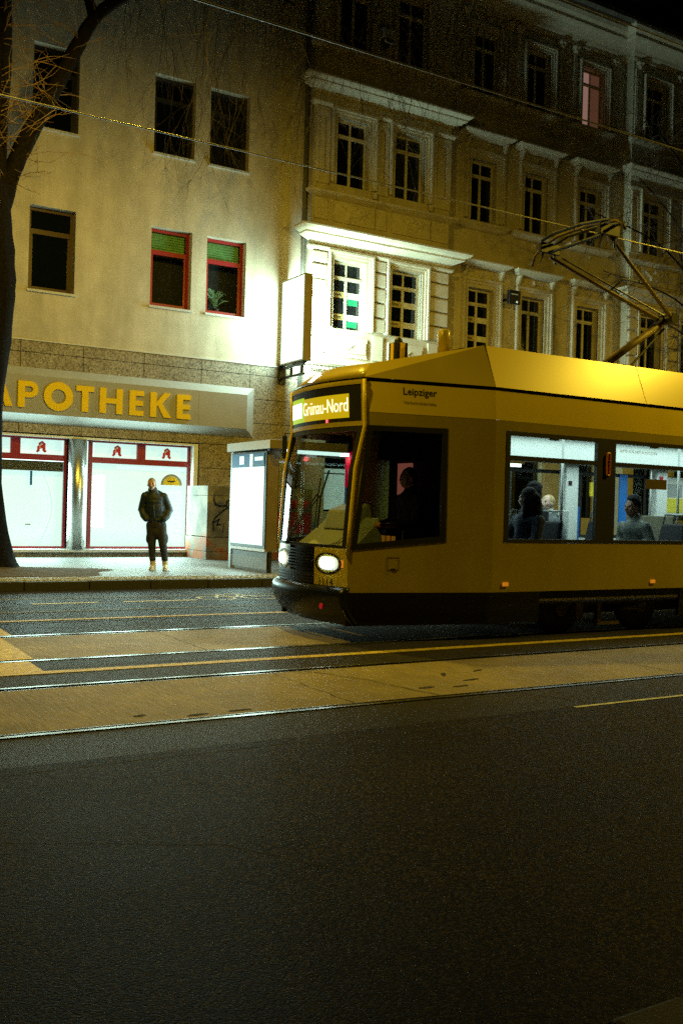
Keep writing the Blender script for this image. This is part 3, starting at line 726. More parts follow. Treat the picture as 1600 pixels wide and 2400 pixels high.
# ------------------------------------------------------------------ fascia sign with letters
FS = thing('fascia_sign', 'long grey shop sign reading APOTHEKE in yellow letters above the pharmacy windows', 'sign', (6.2, 21.9, 3.09))
yb_, yf_ = YB-0.03, 21.65
def ring(x0, x1, z0, z1, y): return [(x0,y,z0),(x1,y,z0),(x1,y,z1),(x0,y,z1)]
bk = ring(2.18, 10.34, 3.09, 4.32, yb_); ft = ring(2.5, 10.02, 3.27, 4.11, yf_+0.012)
W(MB().hexa([bk[0],bk[1],ft[1],ft[0],bk[3],bk[2],ft[2],ft[3]]), 'casing', 'fascia_edge', FS)
for a, b in ((2.5,3.8),(3.8,6.28),(6.28,8.75),(8.75,10.02)):
    W(MB().box(a+.003, b-.003, yf_, yf_+0.013, 3.272, 4.108), 'front_panel', 'fascia', FS)
def letter(ch, x0, x1, z0=3.395, z1=3.968):
    w, h = x1-x0, z1-z0; t = 0.145*h/0.573; y0, y1 = yf_-0.045, yf_-0.001
    f0, f1 = (lambda x, z: (x, y0, z)), (lambda x, z: (x, y1, z))
    mb = MB()
    def pr(pts): mb.prism(pts, f0, f1)
    if ch == 'E': pr([(x0,z0),(x1,z0),(x1,z0+t*.8),(x0+t,z0+t*.8),(x0+t,z0+h*.5-t*.38),(x1-t*.1,z0+h*.5-t*.38),(x1-t*.1,z0+h*.5+t*.38),(x0+t,z0+h*.5+t*.38),(x0+t,z1-t*.8),(x1,z1-t*.8),(x1,z1),(x0,z1)])
    if ch == 'T': c = (x0+x1)/2; pr([(c-t/2,z0),(c+t/2,z0),(c+t/2,z1-t*.82),(x1,z1-t*.82),(x1,z1),(x0,z1),(x0,z1-t*.82),(c-t/2,z1-t*.82)])
    if ch == 'H': m = z0+h*.5; q = t*.4; pr([(x0,z0),(x0+t,z0),(x0+t,m-q),(x1-t,m-q),(x1-t,z0),(x1,z0),(x1,z1),(x1-t,z1),(x1-t,m+q),(x0+t,m+q),(x0+t,z1),(x0,z1)])
    if ch == 'K': pr([(x0,z0),(x0+t,z0),(x0+t,z0+h*.42),(x0+t*1.25,z0+h*.48),(x1-t*1.2,z0),(x1,z0),(x0+t*2.0,z0+h*.56),(x1-t*.05,z1),(x1-t*1.25,z1),(x0+t,z0+h*.60),(x0+t,z1),(x0,z1)])
    if ch == 'O':
        cx, cz, n = (x0+x1)/2, (z0+z1)/2, 40; ro, ri = w/2, w/2-t
        k = len(mb.v)
        for y in (y0, y1):
            for r_ in (ro, ri):
                for i in range(n): mb.v.append((cx+r_*math.cos(2*math.pi*i/n), y, cz+r_*math.sin(2*math.pi*i/n)))
        for i in range(n):
            j = (i+1) % n
            for a, b in ((0, n), (n, 3*n), (3*n, 2*n), (2*n, 0)): mb.f.append((k+a+i, k+a+j, k+b+j, k+b+i))
    if ch == 'P':
        n = 14; m = z0+h*.38; c = (m+z1)/2; ro = (z1-m)/2; cx = x1-ro
        out = [(x0,z0),(x0+t,z0),(x0+t,m)] + [(cx+ro*math.cos(a), c+ro*math.sin(a)) for a in [math.pi*(i/n-.5) for i in range(n+1)]] + [(x0,z1)]
        ri = ro-t*.78
        inn = [(x0+t,c-ri)] + [(cx+ri*math.cos(a), c+ri*math.sin(a)) for a in [math.pi*(i/n-.5) for i in range(n+1)]] + [(x0+t,c+ri)]
        # stem, then bowl as a strip of quads
        pr([(x0,z0),(x0+t,z0),(x0+t,z1),(x0,z1)])
        A = [(x0+t,m)] + [(cx+ro*math.cos(a), c+ro*math.sin(a)) for a in [math.pi*(i/n-.5) for i in range(n+1)]] + [(x0+t,z1)]
        k = len(mb.v)
        for y in (y0, y1):
            for L_ in (A, inn): mb.v += [(x, y, z) for x, z in L_]
        q = len(A)
        for i in range(q-1):
            for a, b in ((0, q), (q, 3*q), (3*q, 2*q), (2*q, 0)): mb.f.append((k+a+i, k+a+i+1, k+b+i+1, k+b+i))
    if ch == 'A':
        c = (x0+x1)/2; pr([(x0,z0),(x0+t*1.05,z0),(x0+t*1.05+h*.07,z0+h*.2),(x1-t*1.05-h*.07,z0+h*.2),(x1-t*1.05,z0),(x1,z0),(c+t*.6,z1),(c-t*.6,z1)])
    W(mb, 'letter', 'letter_yellow', FS)
for ch, a, b in (('A',3.86,4.45),('P',4.56,4.99),('O',5.11,5.75),('T',5.82,6.22),('H',6.35,6.88),('E',7.04,7.38),('K',7.54,8.05),('E',8.19,8.53)):
    if ch == 'O': letter(ch, a, b, 3.37, 4.0)
    else: letter(ch, a, b)

# ------------------------------------------------------------------ projecting light box
LB = thing('light_box_sign', 'tall glowing white light box sign projecting from the wall between the two buildings', 'sign', (11.08, 21.9, 4.5))
bx0, bx1, by0, by1, bz0, bz1 = 10.98, 11.20, 20.62, 21.84, 4.95, 7.06
fr = MB()
fr.box(bx0,bx1,by0,by0+.03,bz0,bz1).box(bx0,bx1,by1-.03,by1,bz0,bz1).box(bx0,bx1,by0+.03,by1-.03,bz0,bz0+.03).box(bx0,bx1,by0+.03,by1-.03,bz1-.03,bz1)
W(fr, 'casing', 'sign_edge', LB)
W(MB().box(bx0+.004, bx0+.012, by0+.031, by1-.031, bz0+.031, bz1-.031), 'lit_face', 'lightbox_white', LB)
W(MB().box(bx1-.012, bx1-.004, by0+.031, by1-.031, bz0+.031, bz1-.031), 'lit_face', 'lightbox_white', LB)
for z in (4.62, 4.86): W(MB().box(11.06, 11.12, 20.75, 21.97, z, z+.05), 'bracket_arm', 'steel_dark', LB)
for y in (20.85, 21.4): W(MB().box(11.06, 11.12, y, y+.05, 4.67, 4.86), 'bracket_post', 'steel_dark', LB)
W(MB().box(11.0, 11.18, 21.90, 21.975, 4.5, 5.0), 'wall_plate', 'steel_dark', LB)
W(MB().box(11.04, 11.14, 20.72, 21.3, 4.912, 4.949), 'bracket_foot', 'steel_dark', LB)
yc, zc = (by0+by1)/2, (bz0+bz1)/2
lamp('light_box_left', 'AREA', (bx0-.002, yc, zc), 205, COOL, (bx0-5, yc, zc), by1-by0-.06, bz1-bz0-.06)
lamp('light_box_right', 'AREA', (bx1+.002, yc, zc), 800, COOL, (bx1+5, yc, zc), by1-by0-.06, bz1-bz0-.06)
lamp('shop_light_left', 'AREA', (4.75, YB+0.17, 1.35), 150, COOL, (4.75, 10, 1.0), 2.0, 1.95)
lamp('shop_light_right', 'AREA', (7.55, YB+0.17, 1.35), 175, COOL, (7.55, 10, 1.0), 2.3, 1.95)

# ================================================================== ORNATE CORNER HOUSE
OR = thing('ornate_building', 'cream stucco apartment house with heavy cornices and tall carved window surrounds behind the tram', 'building', (18, 22, 0.12))
Y1, Y2 = 21.75, 22.10
CUTS = [(11.73,16.05,Y1,'A'),(16.05,23.08,Y2,'R'),(23.08,27.40,Y1,'A'),(27.40,34.4,Y2,'R')]
AW = {0: [(12.40,13.38),(14.20,15.18)], 2: [(23.66,24.62),(25.55,26.51)]}
RW = {1: [(17.04,17.96),(19.03,19.94),(21.24,22.18)], 3: [(28.6,29.5),(30.7,31.6),(32.8,33.7)]}
FL = [(6.05,7.84),(9.78,11.52),(13.42,15.22)]
MESH = {}
def cached(key, fn, mat, **k):
    if key not in MESH: MESH[key] = fn().mesh(key[0], mat, **k)
    return MESH[key]
def blob_height(blobs, u, v):
    h = 0
    for (a, b, r, k) in blobs:
        d = math.hypot(u-a, v-b)
        if d < r: h = max(h, k*math.sqrt(max(0, 1-(d/r)**2)))
    return h
def relief(w, h, blobs, nx, nz, base=0.0):
    def fn(a, b):
        e = min(a, 1-a, b, 1-b) < 0.001
        return (a*w, -(0.0 if e else base+blob_height(blobs, a*w, b*h)), b*h)
    return MB().grid(fn, nx, nz)
def garland(w, h):
    B = []; c = w/2
    for i in range(18):
        t = i/17*2-1; B.append((c+t*w*.36, h*.38+abs(t)**1.7*h*.36, .045+.03*(1-abs(t)), .05))
    rng = random.Random(3)
    for i in range(26): B.append((c+rng.uniform(-.34,.34)*w, h*.5+rng.uniform(-.3,.3)*h, rng.uniform(.02,.045), rng.uniform(.025,.055)))
    B += [(c,h*.80,.085,.09),(c-.1,h*.72,.06,.06),(c+.1,h*.72,.06,.06)]
    return B
def scrolls(w, h):
    B = []; c = w/2
    for sgn in (-1, 1):
        for i in range(22):
            t = i/21*4.6*math.pi/1.6; r = .03+.012*t
            B.append((c+sgn*(w*.28)+sgn*r*math.cos(t), h*.5+r*math.sin(t), .024, .05))
        for i in range(10):
            t = i/9; B.append((c+sgn*(w*.05+t*w*.18), h*.35+math.sin(t*math.pi)*h*.2, .026, .045))
    B += [(c,h*.55,.085,.08),(c,h*.30,.05,.06),(c,h*.8,.045,.06)]
    return B
def tassel(w, h):
    B = [(w/2,h*.85,.08,.09)]
    for i in range(-2, 3):
        for k in range(5): B.append((w/2+i*.030*(1+k*.25), h*.75-k*h*.14, .022, .05-.006*k))
    return B
def win_unit(par, x0, x1, z0, z1, y, stripes=None, lit=False, glassy='pane_dark', open_sash=False):
    """timber window: frame, four panes; all pieces at real depth in the reveal"""
    w, h = x1-x0, z1-z0; yf = y+0.17; t = .055; zt = h*.735
    def frm():
        mb = MB()
        for b in ((0,w,0,t),(0,w,h-t,h),(0,t,t,h-t),(w-t,w,t,h-t),(t,w-t,zt,zt+.10),(w/2-.036,w/2+.036,t,zt),(w/2-.022,w/2+.022,zt+.10,h-t)): mb.box(b[0],b[1],0,.07,b[2],b[3])
        mb.box(t,w-t,-.03,0,zt+.03,zt+.08)
        return mb
    f = place('window', cached(('window', round(w,3), round(h,3)), frm, 'window_wood'), par, (x0, yf, z0))
    for k, (a, b, c, d) in enumerate(((t,w/2-.032,t,zt),(w/2+.032,w-t,t,zt),(t,w/2-.022,zt+.10,h-t),(w/2+.022,w-t,zt+.10,h-t))):
        m = glassy
        if lit: m = 'lit_curtain' if k in (0, 2) else 'lit_curtain_dim'
        W(MB().box(x0+a+.001, x0+b-.001, yf+.03, yf+.036, z0+c+.001, z0+d-.001), 'pane', m, f)
        if stripes and k < 2:
            for (s0, s1) in stripes:
                mm = 'paper_mustard' if k == 0 else 'paper_white'
                q = MB().box(x0+a+.002, x0+b-.002, yf+.022, yf+.028, z0+s0, z0+s1); st = W(q, 'banner', mm, f)
                if k == 0: text('lettering', 'WWK', 'print_black', st, (x0+a+.04, yf+.0205, z0+s0+.035), (1,0,0), (0,0,1), width=b-a-.10, depth=.001, bold=.03)
                elif stripes is STR1: W(MB().box(x0+a+.002, x0+b-.06, yf+.022, yf+.028, z0+s0-.17, z0+s0-.002), 'banner', 'paper_green', f)
    return f
STR1 = [(0.28,0.44),(0.86,1.02)]; STR2 = [(0.30,0.46),(0.84,1.0)]
def surround(w, h, t):  # stepped moulded frame round an opening, three fillets
    mb = MB()
    for (o, wd, pr) in ((0.0, t*.42, .04), (t*.42, t*.3, .085), (t*.72, t*.28, .14)):
        a = o; b = o+wd
        mb.box(-b, -a, -pr, .03, 0, h+b); mb.box(w+a, w+b, -pr, .03, 0, h+b); mb.box(-a, w+a, -pr, .03, h+a, h+b)
    return mb
CORN1 = [(0.02,8.13),(0.06,8.16),(0.06,8.20),(0.16,8.24),(0.30,8.30),(0.34,8.32),(0.34,8.37),(0.44,8.41),(0.50,8.47),(0.50,8.51),(0.02,8.56)]
CORN2 = [(0.02,12.02),(0.06,12.05),(0.06,12.08),(0.14,12.11),(0.28,12.15),(0.32,12.18),(0.32,12.22),(0.40,12.25),(0.44,12.29),(0.44,12.33),(0.02,12.38)]
STRING1 = [(0.02,7.98),(0.08,8.00),(0.12,8.05),(0.12,8.09),(0.02,8.11)]
STRING2 = [(0.02,11.68),(0.06,11.70),(0.11,11.76),(0.11,11.80),(0.02,11.82)]
SILLC = [(0.02,9.36),(0.05,9.38),(0.14,9.43),(0.20,9.46),(0.20,9.51),(0.02,9.55)]
MAIN = [(0.02,15.76),(0.06,15.78),(0.06,15.88),(0.14,15.92),(0.18,15.98),(0.30,16.02),(0.60,16.06),(0.66,16.10),(0.66,16.20),(0.76,16.26),(0.82,16.36),(0.82,16.42),(0.02,16.5)]
BASEC = [(0.02,4.90),(0.05,4.92),(0.05,5.02),(0.14,5.04),(0.20,5.10),(0.20,5.18),(0.06,5.22),(0.02,5.24)]
def place_moulding(name, prof, x0, x1, y, r0, r1): W(moulding(MB(), prof, x0, x1, y, r0, r1), name, 'stucco', OR, fix=True)
for ci, (cx0, cx1, y, typ) in enumerate(CUTS):
    wl_ = (AW if typ == 'A' else RW)[ci]
    holes = [(a, b, z0, z1) for (a, b) in wl_ for (z0, z1) in FL]
    holes += [(a-.1, b+.1, 1.3, 3.6) for (a, b) in wl_]
    W(wall_holes(MB(), cx0, cx1, 0.12, 16.5, y, holes, 0.32), 'wall', 'plaster_ornate', OR, fix=False)
    for s, xx in ((0, cx0), (1, cx1)):
        if typ == 'A': W(MB().poly([(xx,y,0.12),(xx,y+0.5,0.12),(xx,y+0.5,16.5),(xx,y,16.5)]), 'return_wall', 'plaster_ornate', OR)
    isA = typ == 'A'
    place_moulding('main_cornice', MAIN, cx0, cx1, y, isA, isA)
    place_moulding('base_cornice', BASEC, cx0, cx1, y, isA, isA)
    n = int((cx1-cx0)/0.115)
    if ci == 0:
        for i in range(n): W(MB().box(cx0+.03+i*.115, cx0+.09+i*.115, y-.115, y-.052, 4.945, 5.015), 'dentil', 'stucco', OR)
    if isA:
        place_moulding('cornice', CORN1, cx0, cx1, y, True, True); place_moulding('cornice', CORN2, cx0, cx1, y, True, True)
        place_moulding('string_course', STRING1, cx0, cx1, y, True, True); place_moulding('string_course', STRING2, cx0, cx1, y, True, True)
        place_moulding('sill_course', SILLC, cx0, cx1, y, True, True)
        place_moulding('string_course', [(0.02,13.16),(0.12,13.20),(0.16,13.26),(0.16,13.31),(0.02,13.36)], cx0, cx1, y, True, True)
    for k, (a, b) in enumerate(wl_):
        w = b-a
        for fi, (z0, z1) in enumerate(FL):
            h = z1-z0
            st = (STR1 if k == 0 else STR2) if (ci == 0 and fi == 0) else (STR2 if (ci == 1 and fi == 0 and k == 0) else None)
            f = win_unit(OR, a, b, z0, z1, y, st, lit=(ci == 1 and fi == 2 and k == 2), glassy='pane_dim' if (ci*7+fi*3+k*5) % 4 == 0 else 'pane_dark')
            t = .20 if isA else .25
            if fi == 2: t = .17
            place('surround', cached(('surround', round(w,3), round(h,3), t), lambda: surround(w, h, t), 'stucco'), OR, (a, y, z0))
            if not isA:
                # carved lintel, brackets and hood
                zt = z1+t+.02; hz = zt+.27; e = .13 if fi < 2 else .02
                if fi < 2:
                    place('carved_lintel', cached(('carved_lintel', round(w,2)), lambda: relief(w+2*t-.02, .27, scrolls(w+2*t-.02, .27), 56, 16, .012), 'stucco', smooth=True, fix=False), OR, (a-t+.01, y-.004, zt))
                    for xx in (a-t+.0, b+t-.09):
                        mb = MB(); mb.prism([(0,-.08),(-.14,.05),(-.20,.17),(-.26,.27),(0,.27)], lambda p, q: (xx, y+p, zt+q), lambda p, q: (xx+.09, y+p, zt+q)); W(mb, 'console', 'stucco', OR, bevel=.012)
                    hood = [(0.02,hz),(0.24,hz+.02),(0.26,hz+.05),(0.34,hz+.08),(0.40,hz+.13),(0.40,hz+.165),(0.02,hz+.20)]
                    W(moulding(MB(), hood, a-.06, b+.03, y, True, True), 'hood', 'stucco', OR)
                    sl_ = [(0.02,z0-.30),(0.10,z0-.28),(0.20,z0-.20),(0.24,z0-.18),(0.24,z0-.11),(0.02,z0-.06)]
                    W(moulding(MB(), sl_, a-.28, b+.12, y, True, True), 'sill', 'stucco', OR)
                    place('tassel', cached(('tassel',), lambda: relief(.30, .42, tassel(.30, .42), 20, 24), 'stucco', smooth=True, fix=False), OR, ((a+b)/2-.15, y-.004, z0-.74))
                else:
                    W(moulding(MB(), [(0.02,z0-.14),(0.10,z0-.12),(0.14,z0-.06),(0.14,z0-.03),(0.02,z0)], a-.3, b+.3, y, True, True), 'sill', 'stucco', OR)
                    for xx in (a-.42, b+.30):
                        W(MB().box(xx, xx+.12, y-.07, y+.01, z0+.2, z1+.28), 'pilaster_strip', 'stucco', OR)
                        place('capital', cached(('capital',), lambda: relief(.30, .26, [(.09,.16,.075,.11),(.21,.16,.075,.11),(.15,.07,.07,.08),(.15,.22,.06,.09)], 20, 18, .02), 'stucco', smooth=True, fix=False), OR, (xx-.09, y-.05, z1+.28))
            else:
                if fi == 0:
                    # apron panel below the first-floor windows
                    W(MB().box(a-.08, b+.08, y-.05, y+.01, 5.33, 5.86), 'apron', 'stucco', OR); W(MB().box(a+.04, b+.04, y-.075, y-.049, 5.44, 5.75), 'apron_field', 'stucco', OR, bevel=.008)
                    for sg in (-1, 1): W(MB().prism([((a+b)/2+.04-.11, 5.595-sg*.07),((a+b)/2+.04-.09, 5.595-sg*.085),((a+b)/2+.04+.11, 5.595+sg*.07),((a+b)/2+.04+.09, 5.595+sg*.085)], lambda x, z: (x, y-.076-.006*(sg>0), z), lambda x, z: (x, y-.090-.006*(sg>0), z)), 'cross_bar', 'stucco', OR)
                if fi == 1:
                    W(MB().box(a-.06, b+.20, y-.05, y+.01, 8.80, 9.34), 'apron', 'stucco', OR)
                    place('carved_panel', cached(('carved_panel', round(w,2)), lambda: relief(w+.14, .44, garland(w+.14, .44), 56, 30, .008), 'stucco', smooth=True, fix=False), OR, (a, y-.054, 8.86))
                    # little brackets at the sill
                    for xx in (b+.10,): W(MB().box(xx, xx+.10, y-.16, y+.01, 9.56, 9.74), 'bracket', 'stucco', OR, bevel=.02)
    if isA:
        # rusticated blocks between first-floor windows, panelled pilasters on the second floor
        segs = []
        edges = [cx0] + [v for (a, b) in wl_ for v in (a-.21, b+.21)] + [cx1]
        for (a, b) in zip(edges[0::2], edges[1::2]):
            if b-a < .1: continue
            z = 6.06
            for i in range(5):
                zz = z+i*.40; p = .10
                mb = MB(); mb.box(a+.004, b-.004, y-p, y+.01, zz+.02, min(zz+.375, 7.97)); W(mb, 'rusticated_block', 'stucco', OR, bevel=.035)
            # second-floor pilaster with recessed field
            ox, oz0, oz1 = .05, 9.72, 11.66
            fld = MB(); x0, x1 = a+.02, b-.02; i0, i1 = x0+min(.16,(x1-x0)*.25), x1-min(.16,(x1-x0)*.25)
            for bb in ((x0,i0,oz0,oz1),(i1,x1,oz0,oz1),(i0,i1,oz0,9.98),(i0,i1,11.46,oz1)): fld.box(bb[0],bb[1],y-.06,y+.01,bb[2],bb[3])
            W(fld, 'pilaster', 'stucco', OR)
            W(MB().box(i0+.03, i1-.03, y-.035, y+.01, 10.02, 11.42), 'pilaster_field', 'stucco', OR, bevel=.01)
            W(MB().box(x0+.02, x1-.02, y-.05, y+.01, 8.80, 9.34), 'apron', 'stucco', OR); W(MB().box(i0, i1, y-.065, y-.049, 8.90, 9.24), 'apron_field', 'stucco', OR, bevel=.006)
            W(MB().box(x0+.04, x1-.04, y-.05, y+.01, 13.42, 15.5), 'pilaster', 'stucco', OR); W(MB().box(i0, i1, y-.066, y-.049, 13.7, 15.2), 'pilaster_field', 'stucco', OR, bevel=.01)
            place('capital', cached(('capital',), lambda: relief(.30, .26, [(.09,.16,.075,.11),(.21,.16,.075,.11),(.15,.07,.07,.08),(.15,.22,.06,.09)], 20, 18, .02), 'stucco', smooth=True, fix=False), OR, ((a+b)/2-.15, y-.05, 15.5))
            W(MB().box(x0+.02, x1-.02, y-.05, y+.01, 5.33, 5.98), 'apron', 'stucco', OR)
    # ground floor openings (mostly hidden by the tram)
    for q, (a, b) in enumerate(wl_):
        lit = ci == 0
        sw = W(MB().box(a-.1, b+.1, y+.2, y+.24, 1.3, 3.6), 'shop_window', 'pane_dark', OR)
        if lit:
            W(MB().box(a-.05, b+.05, y+.18, y+.199, 1.35, 2.42), 'lit_pane', 'shop_dim', sw); W(MB().box(b-.35, b-.02, y+.172, y+.179, 1.5, 2.05), 'poster', 'panel_blue', sw); W(MB().box(a-.05, b+.05, y+.172, y+.179, 2.28, 2.31), 'bar', 'rubber', sw)
W(MB().box(11.74, 34.4, 22.45, 32, 0.12, 16.4), 'rear_body', 'dark_back', OR)
W(MB().box(11.5, 34.6, 20.92, 21.12, 16.43, 16.56), 'gutter', 'zinc', OR)
W(MB().hexa([(11.5,21.12,16.45),(34.6,21.12,16.45),(34.6,32,16.45),(11.5,32,16.45),(11.5,25,20),(34.6,25,20),(34.6,29,20),(11.5,29,20)]), 'roof', 'roof_dark', OR)
for x in (20.3, 24.6): 
    W(MB().box(x, x+1.0, 21.9, 24, 17.0, 18.6), 'dormer', 'roof_dark', OR); W(MB().box(x+.15, x+.85, 21.86, 21.89, 17.2, 18.3), 'dormer_window', 'pane_dark', OR)
# small fittings on the facade
ws = thing('wall_sign', 'small dark blue box sign on the ornate facade between two first-floor windows', 'sign', (18.35, 21.7, 7.4))
W(MB().box(18.18, 18.60, 21.62, 21.74, 7.44, 7.84), 'box', 'tram_navy', ws, bevel=.02); W(MB().box(18.36, 18.42, 21.74, 22.09, 7.6, 7.66), 'arm', 'steel_dark', ws)
W(MB().box(18.25, 18.50, 21.612, 21.618, 7.70, 7.735), 'print', 'print_pale', ws)
W(MB().ell((18.46, 21.60, 7.50), (.035,.03,.035)), 'lens', 'paper_white', ws, smooth=True)
wlm = thing('wall_lantern', 'pale box lantern mounted between the two left top-floor windows of the ornate house', 'lantern', (13.75, 21.7, 13.6))
W(MB().box(13.53, 13.93, 21.45, 21.74, 13.78, 14.06), 'housing', 'sill_metal', wlm, bevel=.03); W(MB().box(13.58, 13.88, 21.47, 21.72, 13.70, 13.779), 'visor', 'dark_frame', wlm)
W(MB().tube([(13.55,21.46,13.70),(13.64,21.44,13.66),(13.73,21.43,13.65),(13.82,21.44,13.66),(13.91,21.46,13.70)], .018, 8), 'rim', 'sill_metal', wlm, smooth=True)
W(MB().box(13.68, 13.78, 21.6, 21.752, 13.56, 13.70), 'bracket', 'dark_frame', wlm)

# ================================================================== BUS SHELTER
SHL = thing('bus_shelter', 'tram stop shelter with a brightly lit white poster panel at its end on the pavement', 'bus shelter', (8.1, 17.2, 0.12))
px = 8.10
W(MB().box(px-.01, px+.09, 16.42, 16.52, 0.12, 0.519), 'post', 'steel_dark', SHL); W(MB().box(px-.01, px+.09, 16.42, 16.52, 2.431, 2.469), 'post_head', 'steel_dark', SHL)
W(MB().box(px-.04, px+.06, 18.02, 18.12, 0.12, 2.46), 'post', 'steel_grey', SHL)
W(MB().box(px-.07, px+.20, 16.42, 18.00, 0.58, 2.43), 'panel_case', 'steel_dark', SHL)
W(MB().box(px-.05, px+.18, 16.40, 16.419, 0.54, 2.43), 'panel_edge', 'sign_brown', SHL)
W(MB().box(px-.082, px-.072, 16.50, 17.95, 0.64, 2.14), 'lit_poster', 'shelter_white', SHL)
W(MB().box(px-.082, px-.072, 16.50, 17.95, 2.145, 2.40), 'poster_header', 'panel_blue', SHL)
for (a, b, c, d) in ((16.55,16.9,2.26,2.33),(17.0,17.12,2.15,2.39),(17.4,17.6,2.2,2.36)): W(MB().box(px-.088, px-.083, a, b, c, d), 'header_print', 'shelter_white', SHL)
W(MB().box(px-.02, px+.02, 16.42, 18.02, 0.18, 0.50), 'lower_glass', 'cabinet_grey', SHL)
W(MB().box(px-.07, px+.20, 16.425, 18.00, 0.52, 0.575), 'case_foot', 'white_trim', SHL)
W(MB().box(px-.10, 14.2, 16.20, 18.20, 2.47, 2.64), 'roof', 'sign_brown', SHL, bevel=.01)
W(MB().box(px-.108, px-.101, 16.22, 18.18, 2.475, 2.635), 'roof_fascia', 'white_trim', SHL)
W(MB().box(px+.2, 14.1, 16.21, 16.27, 2.40, 2.468), 'light_strip', 'tube_white', SHL)
W(MB().box(13.9, 14.0, 16.28, 16.38, 0.12, 2.46), 'post', 'steel_dark', SHL); W(MB().box(13.9, 14.0, 18.02, 18.12, 0.12, 2.46), 'post', 'steel_dark', SHL)
for i in range(4):
    a = px+.2+i*1.42; W(MB().box(a, a+1.36, 18.05, 18.062, 0.35, 2.35), 'glass_pane', 'glass_clear', SHL)
W(MB().box(9.3, 12.6, 17.5, 17.9, 0.53, 0.57), 'bench', 'steel_grey', SHL)
for x in (9.6, 12.2): W(MB().box(x, x+.06, 17.66, 17.74, 0.12, 0.53), 'bench_leg', 'steel_grey', SHL)
lamp('shelter_poster_light', 'AREA', (px-.10, 17.22, 1.4), 80, COOL, (0, 17.22, 1.3), 1.4, 1.5)
lamp('shelter_strip_light', 'AREA', (11.2, 16.6, 2.38), 25, COOL, None, 5.5, 0.2)

# low granite block with graffiti beside the shop window
BLK = thing('graffiti_wall_block', 'low granite wall block covered in dark and orange graffiti beside the pharmacy window', 'wall', (9.9, 21.3, 0.12))
for (z0, z1) in ((0.12,0.30),(0.306,0.632),(0.648,1.60),(1.606,1.83)):
    zz = 0.0 if z0 < .64 else 0.012
    for (a, b) in ((8.64,9.98),(9.986,11.4)):
        W(MB().box(a+zz, b-zz*0, 20.70+zz, 21.99, z0, z1), 'stone', 'graffiti_stone', BLK, bevel=.008)
def stroke(pts, r=.022):
    mb = MB(); pp = [Vector((x, 20.705, z)) for x, z in pts]
    for a, b in zip(pp, pp[1:]):
        d = (b-a).normalized(); s = Vector((-d.z, 0, d.x))*r
        a2, b2 = a-d*r*.5, b+d*r*.5
        mb.hexa([a2-s, a2+s, a2+s+Vector((0,.004,0)), a2-s+Vector((0,.004,0)), b2-s, b2+s, b2+s+Vector((0,.004,0)), b2-s+Vector((0,.004,0))])
    W(mb, 'graffiti_line', 'print_black', BLK)
stroke([(8.82,1.62),(8.81,1.50),(8.85,1.40),(8.95,1.36),(9.12,1.37),(9.14,1.48),(9.22,1.52),(9.40,1.50),(9.30,1.42),(9.05,1.26),(8.86,1.10),(8.80,0.98),(8.82,0.80)])
stroke([(8.83,0.98),(8.95,1.05),(8.90,0.92),(9.0,0.94)], .018)
for (a, b, c, d) in ((9.05,0.74,9.07,0.95),(9.2,0.74,9.22,0.97)): stroke([(a,b),(c,d)], .008)
W(MB().box(11.0, 11.12, 20.69, 20.699, 1.0, 1.62), 'graffiti_panel', 'paper_white', BLK)
for (a, b, c, d) in ((10.35,.75,11.35,1.25),(10.5,1.35,11.3,1.55)): W(MB().box(a, c, 20.692, 20.702, b, d), 'graffiti_patch', 'logo_red', BLK)

# ================================================================== TRAM
TR = thing('tram', 'yellow tram with dark lower skirt, lit saloon windows and a lit amber destination display', 'tram', (5.0, 9.25, 0.0))
TC = 9.25
def ysd(X): return 8.15 if X >= 6.72 else 8.15+0.2*(6.72-X)
ZS = [.15,.52,.93,1.8,2.25,2.70,2.74,2.92]
XCs = [5.12,5.10,5.09,5.15,5.24,5.22,5.225,5.37]
def xc(z): return interp(z, ZS, XCs)
def hw(z): return interp(z, [.15,.52,2.70,2.74,2.92], [TC-ysd(5.10)-.01, TC-ysd(5.10), TC-ysd(5.22), TC-ysd(5.22), .66])
def hwz(z):
    return TC-ysd(xc(z)) if z <= 2.72 else lerp(TC-ysd(5.225), .67, (z-2.72)/.20)
def Fp(s, z, off=0.0):
    return (xc(z)-0.13*(1-s*s)-off, TC+s*hwz(z), z)
def Sp(X, z, off=0.0, sg=-1):
    y = ysd(X)-off; return (X, y if sg < 0 else 2*TC-y, z)
def fpatch(name, mat, s0, s1, z0, z1, off, th=.03, ns=14, nz=4, parent=None, smooth=True, **k):
    mb = MB().slab(lambda u, v: Fp(lerp(s0,s1,u), lerp(z0,z1,v), off), lambda u, v: Fp(lerp(s0,s1,u), lerp(z0,z1,v), off-th), ns, nz)
    return W(mb, name, mat, parent or TR, smooth=False, **k)
X1 = 15.0
